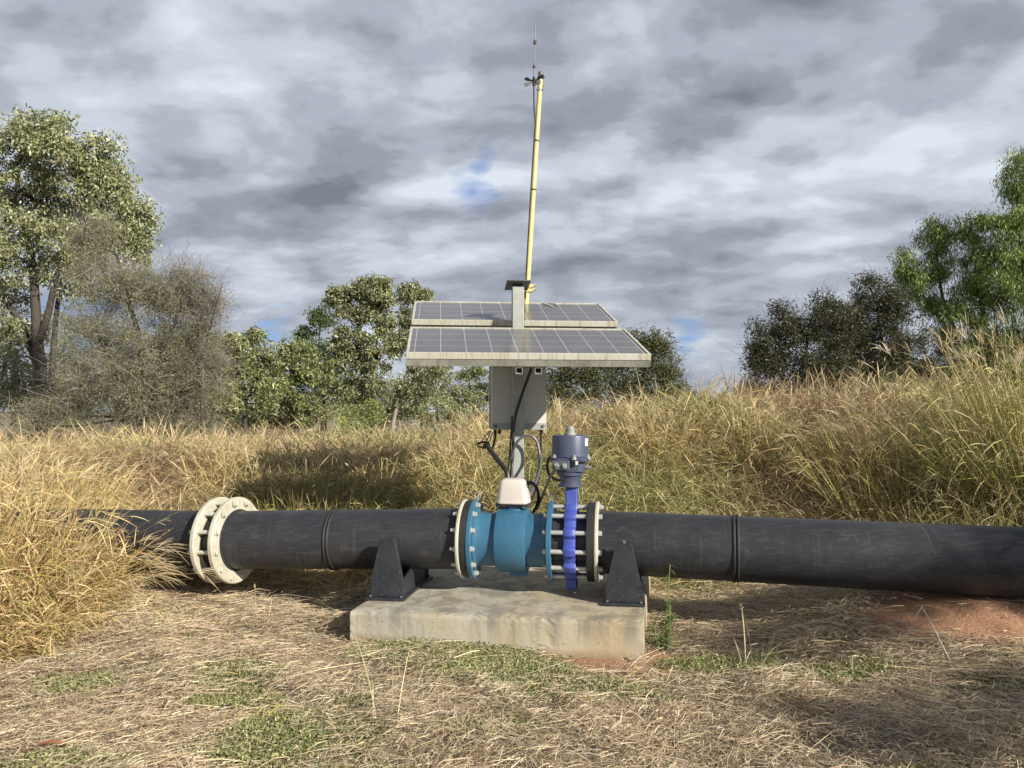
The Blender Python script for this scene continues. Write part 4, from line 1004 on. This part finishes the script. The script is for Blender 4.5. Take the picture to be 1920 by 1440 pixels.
# ------------------------------------------------------------------ trees
def tree(name, label, cat, base_px, Y, blobs, trunk, leafc, leafw, n_leaf=110, leaf_l=.075, leaf_wd=.022, clump=.22, droop=.8, bark='bark', tr=.09, twig=0, dens=1., group=None, hang=0., twc=((.10, .085, .07), (.16, .135, .11)), twr=.006):
    """blobs: (px, py, rx_px, ry_px, nclumps[, dY]) ; trunk: list of stems, each a list of (px, py, dY)"""
    gb = at(base_px, 780, Y); gz = float(height(gb.x, Y)); root = Vector((gb.x, Y, gz))
    t = thing(name, root, label, cat, group)
    m = MB(); joints = []
    def limb(p0, p1, r0, r1, k=6, wig=.08):
        L = (p1-p0).length; mid = [p0]
        for i in range(1, 4):
            q = p0.lerp(p1, i/4); q += Vector((R.gauss(0, 1), R.gauss(0, 1), R.gauss(0, .6)))*L*wig*.5; mid.append(q)
        mid.append(p1); m.tube(mid, lambda t_: r0+(r1-r0)*t_, k, 3); return mid
    stems = []
    for st in trunk:
        pts = [Vector((at(x, y, Y+dy))) for x, y, dy in st]
        if pts[0].z > gz+.6 and len(stems) == 0: pts[0].z = gz-.1
        rr = tr if not stems else tr*.6
        m.tube(pts, lambda t_, rr=rr: rr*(1-.72*t_), 10, 5); stems.append(smooth_path(pts, 5))
    allp = [p for s_ in stems for p in s_[2:]]
    cl = []; tones = []
    for bl in blobs:
        px, py, rx, ry, nc = bl[:5]; dY = bl[5] if len(bl) > 5 else 0
        c = at(px, py, Y+dY); RX = rx/F*Y; RZ = ry/F*Y; RY = (RX+RZ)/2
        cand = [p for p in allp if p.z < c.z+.1*RZ] or allp
        j = min(cand, key=lambda p: (p-c).length); limb(j, c-Vector((0, 0, RZ*.2)), tr*.34, tr*.12, 7, .10)
        nc = max(3, int(nc*dens*1.35)); loc = []; bt = R.uniform(.82, 1.22)
        for i in range(nc):
            v = Vector((R.gauss(0, 1), R.gauss(0, 1), R.gauss(0, 1))).normalized()*(R.random()**.42)*R.uniform(.85, 1.18)
            q = c+Vector((v.x*RX, v.y*RY, v.z*RZ)); loc.append(q); cl.append(q); tones.append(bt)
        hubs = loc[:max(2, nc//6)]
        for h_ in hubs: limb(c-Vector((0, 0, RZ*.2)), h_, tr*.13, tr*.06, 5, .12)
        for q in loc[len(hubs):]:
            hb = min(hubs, key=lambda p: (p-q).length); limb(hb, q, tr*.06, tr*.02, 4, .12)
    m.build('trunk', M_[bark], t, fix=False, smooth=80)
    cl = np.array([tuple(p) for p in cl]); parts = []
    if n_leaf:
        n_leaf = int(n_leaf*.62); n = len(cl)*n_leaf; i = np.repeat(np.arange(len(cl)), n_leaf); sz = NR.uniform(.45, 1.15, len(cl))[i]
        g = NR.normal(size=(n, 3)); g = g/np.maximum(np.linalg.norm(g, axis=1, keepdims=True), .001)*(NR.rand(n, 1)**.45)
        P = cl[i]+g*np.array([1, 1, .8])*(clump*sz)[:, None]; P[:, 2] -= hang*NR.rand(n)*clump
        d = unit(NR.normal(size=(n, 3))+np.array([0, 0, -droop*1.6])); L = leaf_l*NR.uniform(.5, 1.15, n)
        tone = (np.array(tones)*NR.uniform(.85, 1.15, len(cl)))[i]
        c = palette(n, leafc, leafw, .15)*tone[:, None]
        parts.append(strips(P, d, L, leaf_wd*NR.uniform(.7, 1.2, n), c, 2, NR.normal(size=(n, 3))*(L*.1)[:, None], [.25, 1, .12]))
    if twig:
        n = len(cl)*twig; i = np.repeat(np.arange(len(cl)), twig)
        out = unit(cl-np.array([root.x, root.y, (cl[:, 2].min()*.6+cl[:, 2].max()*.4)]))[i]
        P = cl[i]+NR.normal(size=(n, 3))*clump*.45; d = unit(NR.normal(size=(n, 3))*.9+out*.75+np.array([0, 0, .25]))
        L = clump*NR.uniform(.4, 1.5, n)*np.where(NR.rand(n) < .06, 1.9, 1); c = palette(n, twc, [2]*len(twc))
        parts.append(strips(P, d, L, NR.uniform(.7, 1.3, n)*twr, c, 3, NR.normal(size=(n, 3))*(L*.22)[:, None], [1, .8, .6, .2]))
    V, Fq, C = merge(parts); np_mesh('crown', V, Fq, M_['leaf'], t, C)
    return t
OLIVE = [(.20, .22, .095), (.28, .295, .145), (.13, .15, .06), (.38, .39, .24), (.50, .51, .36)]
OW = [3, 3, 2, 2, 1.0]
# big left gum tree
tree('gum_tree', 'large spreading grey green gum tree at the left edge', 'tree', 72, 15,
     [(40, 270, 90, 55, 34), (130, 285, 75, 65, 34, -.4), (-70, 330, 100, 100, 26), (180, 360, 70, 70, 36), (90, 370, 90, 75, 40, .5), (10, 400, 90, 80, 30, -.3), (225, 430, 55, 55, 28), (140, 460, 80, 60, 30), (50, 480, 80, 60, 26),
      (-60, 500, 90, 90, 20), (245, 410, 40, 50, 18), (200, 330, 45, 50, 18), (20, 560, 60, 50, 14, .5), (150, 530, 60, 40, 10), (10, 620, 50, 40, 12), (255, 460, 28, 40, 12), (80, 235, 50, 25, 14)],
     [[(78, 800, 0), (76, 700, 0), (70, 640, 0), (66, 560, 0), (60, 490, .1), (40, 400, .1), (30, 310, 0)], [(70, 650, 0), (90, 590, -.1), (105, 520, -.2), (130, 440, -.2), (150, 350, -.1)], [(72, 690, 0), (35, 600, .3), (-10, 540, .3), (-50, 460, .2)], [(92, 790, .3), (98, 700, .3), (104, 610, .4), (118, 520, .3), (165, 430, .2)]],
     OLIVE, OW, 150, .085, .034, .30, .6, 'bark', .13)
tree('gum_tree', 'shaded pale green gum sapling behind the trunk of the large left gum', 'tree', 20, 19,
     [(30, 690, 60, 50, 22), (-40, 680, 60, 60, 14), (60, 740, 60, 40, 16), (10, 620, 50, 30, 8), (110, 700, 50, 50, 18), (90, 620, 40, 40, 10), (-20, 750, 70, 40, 18), (130, 770, 50, 35, 14)], [[(25, 800, 0), (25, 720, 0), (30, 660, 0)]], [(.22, .25, .12), (.30, .33, .18)], [1, 1], 90, .10, .04, .32, .4, 'bark', .07)
# brown twiggy shrub
tree('bare_shrub', 'grey brown twiggy half bare shrub right of the large left gum', 'shrub', 265, 12.5,
     [(200, 520, 60, 60, 30), (270, 550, 70, 60, 40), (340, 560, 55, 50, 28), (180, 620, 60, 60, 32), (270, 650, 80, 60, 46), (360, 650, 60, 60, 34), (220, 720, 80, 60, 44), (310, 730, 80, 60, 44), (380, 720, 50, 50, 22), (150, 700, 45, 50, 18), (250, 790, 90, 40, 30), (350, 790, 70, 40, 24), (395, 560, 28, 45, 6), (170, 440, 45, 45, 16), (120, 770, 60, 40, 14), (60, 790, 60, 30, 12)],
     [[(270, 830, 0), (272, 740, 0), (262, 640, 0), (240, 560, 0), (220, 480, .1)], [(272, 780, 0), (300, 690, -.2), (330, 600, -.2), (350, 530, -.1)], [(268, 760, .2), (220, 700, .2), (180, 620, .2)]],
     [(.25, .27, .14), (.30, .29, .19), (.24, .215, .15), (.16, .18, .085)], [2, 3, 3, 2], 260, .036, .013, .26, -.1, 'bark', .075, 30, twc=((.30, .27, .21), (.38, .35, .28), (.22, .19, .15), (.26, .25, .17)), twr=.0052)
tree('bare_shrub', 'wispy leafless branches rising at the right side of the brown shrub', 'shrub', 385, 12.2,
     [(385, 600, 32, 42, 12), (370, 540, 30, 35, 8), (405, 560, 22, 30, 4), (395, 680, 40, 50, 14), (345, 510, 24, 22, 4)], [[(380, 820, 0), (376, 700, 0), (372, 620, 0), (392, 560, 0)], [(376, 690, 0), (398, 600, .1), (418, 530, .1)]],
     [(.24, .22, .14)], [1], 14, .04, .014, .24, 0, 'bark', .03, 22, twc=((.24, .21, .17), (.18, .15, .12)), twr=.0055)
# light green shrubs mid left
MIDG = [(.21, .235, .09), (.28, .30, .13), (.13, .155, .055), (.38, .38, .21)]
tree('gum_sapling', 'light green leafy sapling between the brown shrub and the gum trees', 'tree', 455, 16,
     [(450, 640, 45, 30, 22), (420, 690, 40, 35, 16), (490, 690, 45, 45, 24), (455, 740, 60, 40, 26), (510, 750, 30, 35, 12), (425, 770, 40, 30, 10)], [[(460, 810, 0), (458, 740, 0), (450, 680, 0), (452, 630, 0)], [(458, 760, 0), (480, 720, 0), (500, 690, 0)]], MIDG, [3, 3, 2, 2], 130, .085, .034, .24, .4, 'bark', .05)
tree('gum_sapling', 'rounded olive sapling just left of the tall central gum', 'tree', 545, 17,
     [(545, 660, 38, 28, 20), (530, 710, 45, 35, 22), (585, 700, 40, 45, 22), (560, 760, 60, 30, 20)], [[(555, 810, 0), (552, 740, 0), (548, 680, 0)]], MIDG, [3, 2, 3, 1], 130, .085, .034, .24, .4, 'bark', .05)
tree('gum_tree', 'thin dark leaved gum with small rounded heads left of the central gum', 'tree', 590, 19,
     [(573, 625, 18, 14, 8), (603, 598, 22, 20, 13), (590, 655, 25, 22, 9)], [[(610, 810, 0), (605, 720, 0), (598, 660, 0), (600, 610, 0)]], [(.07, .10, .04), (.11, .14, .05)], [1, 1], 150, .08, .032, .22, .6, 'bark', .045)
tree('gum_tree', 'tall central gum with clear dark stems left of the solar panels', 'tree', 700, 20,
     [(640, 560, 30, 22, 16), (680, 545, 40, 25, 24), (715, 560, 28, 38, 22), (665, 590, 38, 28, 18), (722, 605, 28, 30, 16), (655, 640, 38, 38, 28), (690, 660, 45, 40, 26), (632, 690, 40, 40, 22), (700, 710, 50, 45, 22), (650, 750, 60, 40, 22), (740, 660, 22, 30, 9), (715, 530, 20, 14, 8)],
     [[(697, 812, 0), (698, 740, 0), (690, 670, 0), (672, 610, 0), (655, 560, 0)], [(698, 730, 0), (705, 660, .1), (708, 600, .1), (712, 550, 0)], [(695, 700, 0), (720, 650, -.2), (728, 600, -.2)]],
     OLIVE, OW, 150, .095, .038, .24, .5, 'bark', .075)
tree('gum_tree', 'slender gum with a pale curving trunk half hidden by the solar panels', 'tree', 737, 17,
     [(765, 552, 26, 18, 14), (795, 555, 18, 16, 9), (770, 600, 24, 25, 12), (785, 650, 40, 30, 16), (800, 705, 36, 28, 18), (770, 740, 40, 30, 14), (745, 630, 28, 20, 8)],
     [[(735, 825, 0), (738, 790, 0), (748, 745, 0), (762, 705, 0), (766, 660, 0), (768, 600, 0)], [(762, 705, 0), (785, 670, 0), (800, 640, 0)]],
     OLIVE, OW, 130, .085, .034, .22, .5, 'palebark', .055)
tree('gum_tree', 'distant small gum seen below the solar panels beside the box', 'tree', 885, 27,
     [(880, 705, 32, 24, 16), (850, 750, 30, 22, 12), (895, 745, 30, 26, 14), (920, 720, 25, 30, 9)], [[(882, 800, 0), (882, 750, 0), (880, 710, 0)]], [(.20, .23, .10), (.27, .30, .14)], [1, 1], 120, .11, .045, .30, .4, 'bark', .06)
tree('bush', 'bright green bush low between the central gums', 'bush', 690, 14.5, [(688, 775, 34, 28, 16), (660, 790, 30, 22, 10)], [[(690, 825, 0), (690, 790, 0)]], [(.26, .32, .09), (.34, .38, .14)], [1, 1], 130, .05, .018, .2, .0, 'bark', .02)
tree('bush', 'dark undergrowth bush behind the grass left of the box', 'bush', 790, 18, [(790, 770, 70, 26, 22), (720, 780, 60, 22, 16), (860, 780, 50, 20, 14)], [[(790, 830, 0), (790, 780, 0)]], OLIVE, OW, 120, .08, .03, .28, .2, 'bark', .03)
tree('bush', 'olive undergrowth bush behind the grass at left of centre', 'bush', 500, 17.5, [(470, 790, 60, 22, 18), (550, 790, 60, 22, 18), (610, 775, 50, 28, 16)], [[(520, 830, 0), (520, 790, 0)]], OLIVE, OW, 120, .08, .03, .28, .2, 'bark', .03)
DARK = [(.055, .065, .030), (.085, .09, .042), (.12, .115, .06), (.04, .045, .022)]
tree('dark_shrub', 'dark green shrub behind the grass just right of the solar panels', 'shrub', 1150, 14,
     [(1070, 700, 50, 35, 30), (1130, 690, 55, 40, 34), (1190, 690, 50, 45, 34), (1235, 670, 34, 38, 24), (1255, 710, 30, 30, 16), (1100, 735, 80, 25, 30), (1200, 740, 70, 22, 24), (1180, 640, 30, 24, 10), (1225, 640, 22, 20, 8), (1245, 655, 20, 22, 8), (1040, 740, 40, 30, 14), (1250, 745, 40, 18, 12), (1275, 735, 22, 18, 6)],
     [[(1150, 810, 0), (1150, 740, 0), (1140, 690, 0)], [(1150, 770, 0), (1200, 710, 0), (1235, 660, 0)], [(1150, 770, 0), (1090, 720, 0), (1070, 690, 0)]], [(.09, .105, .04), (.14, .15, .06), (.19, .19, .09), (.06, .07, .03)], [3, 3, 2, 2], 150, .055, .020, .24, .1, 'bark', .05, 6)
tree('dark_shrub', 'broad dark shrub at the left end of the right hand trees', 'shrub', 1490, 14,
     [(1440, 640, 40, 40, 26), (1500, 620, 50, 45, 38), (1560, 610, 45, 50, 36), (1440, 690, 45, 35, 28), (1520, 690, 60, 45, 44), (1580, 690, 50, 50, 34), (1500, 735, 80, 25, 34), (1470, 590, 28, 20, 8), (1550, 570, 28, 18, 8), (1405, 725, 22, 25, 8), (1415, 665, 18, 20, 7)],
     [[(1500, 810, 0), (1505, 740, 0), (1510, 670, 0), (1520, 600, 0)], [(1505, 760, 0), (1460, 700, 0), (1430, 650, 0)], [(1505, 760, .1), (1560, 690, 0), (1580, 630, 0)]], DARK, [3, 3, 2, 2], 170, .055, .020, .24, .1, 'bark', .06, 5)
tree('dark_shrub', 'tall dark shrub between the broad dark one and the right gums', 'shrub', 1650, 14.6,
     [(1640, 560, 38, 36, 26), (1680, 580, 34, 40, 26), (1640, 630, 45, 45, 34), (1700, 650, 45, 45, 32), (1650, 700, 60, 45, 40), (1730, 710, 40, 35, 20), (1625, 530, 20, 18, 6)],
     [[(1660, 810, 0), (1662, 730, 0), (1655, 650, 0), (1640, 560, 0)], [(1662, 740, 0), (1690, 680, 0), (1700, 620, 0)]], DARK, [3, 3, 2, 1.5], 170, .055, .020, .24, .1, 'bark', .06, 5)
BRG = [(.20, .28, .07), (.29, .39, .09), (.13, .18, .055), (.40, .48, .14), (.09, .12, .045)]
tree('gum_tree', 'weeping gum with a bright crown leaning left over the dark shrubs', 'tree', 1850, 16,
     [(1700, 490, 30, 30, 16), (1715, 530, 38, 32, 20), (1750, 440, 28, 36, 18), (1775, 425, 22, 24, 9), (1765, 490, 26, 36, 16), (1745, 570, 34, 28, 14), (1770, 610, 28, 30, 11)],
     [[(1840, 820, 0), (1825, 700, 0), (1795, 630, 0), (1768, 560, 0), (1755, 470, 0)], [(1795, 630, 0), (1740, 570, 0), (1712, 510, 0)]], BRG, [3, 2.6, 3, 1.3, 2], 170, .10, .016, .26, 1.2, 'bark', .07, 0, 1., None, .6)
tree('gum_tree', 'bright topped weeping gum second from the right edge', 'tree', 1850, 15.5,
     [(1820, 420, 28, 32, 18), (1835, 475, 34, 36, 22), (1815, 530, 30, 36, 16), (1850, 560, 36, 40, 20), (1830, 620, 36, 36, 16), (1800, 670, 36, 34, 14), (1870, 640, 36, 40, 18), (1790, 575, 30, 36, 12), (1860, 690, 50, 36, 18)],
     [[(1860, 820, 0), (1855, 700, 0), (1845, 600, 0), (1830, 500, 0), (1822, 430, 0)], [(1855, 690, 0), (1870, 640, 0), (1860, 560, 0)]], BRG, [3, 3, 2.6, 1.8, 2], 170, .10, .016, .26, 1.2, 'bark', .075, 0, 1., None, .6)
tree('gum_tree', 'tallest weeping gum cut off by the right edge', 'tree', 1930, 15,
     [(1905, 335, 30, 38, 20), (1890, 410, 34, 36, 20), (1940, 400, 45, 60, 24), (1900, 470, 38, 34, 20), (1945, 500, 50, 50, 22), (1900, 540, 36, 36, 18), (1920, 610, 50, 46, 22), (1900, 690, 50, 40, 16), (1990, 560, 60, 90, 16), (1930, 290, 40, 30, 10), (1870, 500, 30, 40, 14)],
     [[(1935, 820, 0), (1932, 680, 0), (1925, 560, 0), (1915, 450, 0), (1908, 350, 0)], [(1930, 640, 0), (1955, 540, 0), (1960, 440, 0)]], BRG, [3, 3, 2.6, 1.6, 2], 170, .10, .016, .27, 1.2, 'bark', .09, 0, 1., None, .6)
tree('bush', 'dark shadowy bush between the two dark shrubs and the right gums', 'bush', 1600, 15.2, [(1600, 650, 40, 50, 26), (1610, 720, 60, 40, 30), (1700, 730, 60, 35, 28), (1760, 660, 40, 50, 20), (1420, 740, 40, 22, 14)], [[(1600, 820, 0), (1602, 740, 0)], [(1600, 790, 0), (1680, 740, 0), (1750, 690, 0)]], DARK, [3, 3, 2, 1.5], 150, .055, .02, .25, .1, 'bark', .04, 5)
for k_, (px_, Y_, lb_) in enumerate(((640, 30, 'far grey green tree seen low through the gap behind the central gum'), (820, 33, 'far tree low between the pale curving trunk and the equipment box'), (420, 28, 'far tree low behind the light green sapling'), (1010, 34, 'far tree just right of the equipment box'), (330, 27, 'far tree low behind the brown twiggy shrub'))):
    tree('far_tree', lb_, 'tree', px_, Y_, [(px_, 745, 55, 30, 16), (px_-60, 765, 50, 22, 10), (px_+60, 765, 50, 22, 10)], [[(px_, 800, 0), (px_, 760, 0)]], OLIVE, OW, 100, .14, .06, .42, .3, 'bark', .06)
tree('gum_tree', 'mid green tree filling the line behind the brown twiggy shrub', 'tree', 330, 20,
     [(300, 640, 60, 40, 18), (380, 650, 50, 40, 18), (330, 700, 80, 40, 24), (240, 700, 50, 40, 14), (400, 720, 50, 35, 16)], [[(330, 810, 0), (332, 740, 0), (325, 660, 0)], [(332, 760, 0), (370, 700, 0), (385, 650, 0)]], MIDG, [2, 2, 3, 1], 120, .09, .035, .28, .4, 'bark', .06)
tree('gum_tree', 'dark olive tree standing between the light green sapling and the central gum', 'tree', 600, 22,
     [(600, 680, 45, 40, 20), (640, 720, 50, 40, 22), (560, 730, 45, 35, 16), (680, 745, 45, 30, 14), (520, 745, 40, 30, 12)], [[(605, 810, 0), (606, 740, 0), (602, 680, 0)], [(606, 760, 0), (640, 710, 0)]], OLIVE, OW, 120, .09, .036, .28, .4, 'bark', .06)
tree('gum_tree', 'loose grey green tree behind the pale curving trunk', 'tree', 800, 22,
     [(810, 690, 36, 30, 15), (770, 720, 40, 35, 16), (835, 735, 40, 30, 15), (730, 740, 36, 30, 12)], [[(800, 810, 0), (800, 740, 0), (805, 690, 0)], [(800, 760, 0), (760, 720, 0)]], OLIVE, OW, 120, .09, .036, .28, .4, 'bark', .05)
tree('dark_shrub', 'low dark shrub linking the dark shrubs to the gums on the right', 'shrub', 1590, 16.5,
     [(1560, 600, 34, 34, 16), (1605, 590, 34, 36, 18), (1590, 650, 50, 40, 26), (1540, 700, 50, 35, 20), (1640, 700, 50, 35, 20), (1700, 690, 50, 45, 22), (1770, 700, 50, 45, 22)], [[(1590, 820, 0), (1592, 720, 0), (1585, 640, 0)], [(1592, 740, 0), (1650, 690, 0), (1700, 660, 0)]], DARK, [3, 3, 2, 2], 160, .06, .022, .26, .1, 'bark', .05, 8)
tree('bush', 'grey green undergrowth bush at the foot of the large left gum', 'bush', 90, 15.8, [(20, 740, 60, 30, 20), (100, 745, 60, 30, 20), (180, 755, 60, 28, 20), (60, 690, 50, 30, 14), (-40, 760, 50, 28, 12)], [[(90, 820, 0), (92, 760, 0)]], [(.20, .22, .12), (.27, .28, .17), (.14, .155, .08)], [1, 1, 1], 130, .06, .02, .26, .1, 'bark', .03, 8)
tree('bush', 'dark undergrowth bush beneath the right hand gums', 'bush', 1830, 15, [(1780, 720, 60, 35, 26), (1860, 725, 60, 35, 24), (1920, 720, 50, 35, 18)], [[(1830, 810, 0), (1830, 740, 0)]], DARK, [3, 3, 2, 1], 140, .055, .02, .26, .1, 'bark', .03)

# tree standing outside the frame at right, behind the camera: it throws the dappled shade on the right pipe
def shade_tree():
    bx, by = 8.6, -1.7; base = Vector((bx, by, 0)); t = thing('shade_tree', base, 'gum outside the picture at right whose shade falls on the pipe', 'tree')
    m = MB(); m.tube([base-Vector((0, 0, .1)), base+Vector((.1, 0, 1.4)), base+Vector((-.1, .1, 3)), base+Vector((0, 0, 4.6))], lambda q: .11*(1-.7*q), 10, 5)
    cl = []
    for (tx, ty, tz, rx, rz, nc) in ((3.2, 3.8, .45, 1.40, .95, 30), (1.75, 3.35, 0, .75, .28, 10), (2.6, 3.2, 0, .8, .3, 5)):
        c = Vector((tx, ty, tz))+to_sun*(7.6/math.cos(SUN_E))
        for i in range(nc):
            v = Vector((R.gauss(0, 1), R.gauss(0, 1), R.gauss(0, 1))).normalized()*(R.random()**.5); q = c+Vector((v.x*rx, v.y*rx, v.z*rz)); cl.append(q)
            m.tube([base+Vector((0, 0, 1.9+.03*i)), (base+Vector((0, 0, 2.5+.02*i))+q)/2, q], lambda q_: .024*(1-.7*q_), 5, 3)
    m.build('trunk', M_['bark'], t, fix=False, smooth=80)
    cl = np.array([tuple(c) for c in cl]); n = len(cl)*230; i = np.repeat(np.arange(len(cl)), 230)
    P = cl[i]+NR.normal(size=(n, 3))*np.array([.15, .15, .06]); L = NR.uniform(.06, .12, n)
    V, Fq, C = strips(P, unit(NR.normal(size=(n, 3))+np.array([0, 0, -1.])), L, L*.34, palette(n, OLIVE, OW), 2, None, [.25, 1, .1]); np_mesh('crown', V, Fq, M_['leaf'], t, C)
shade_tree()
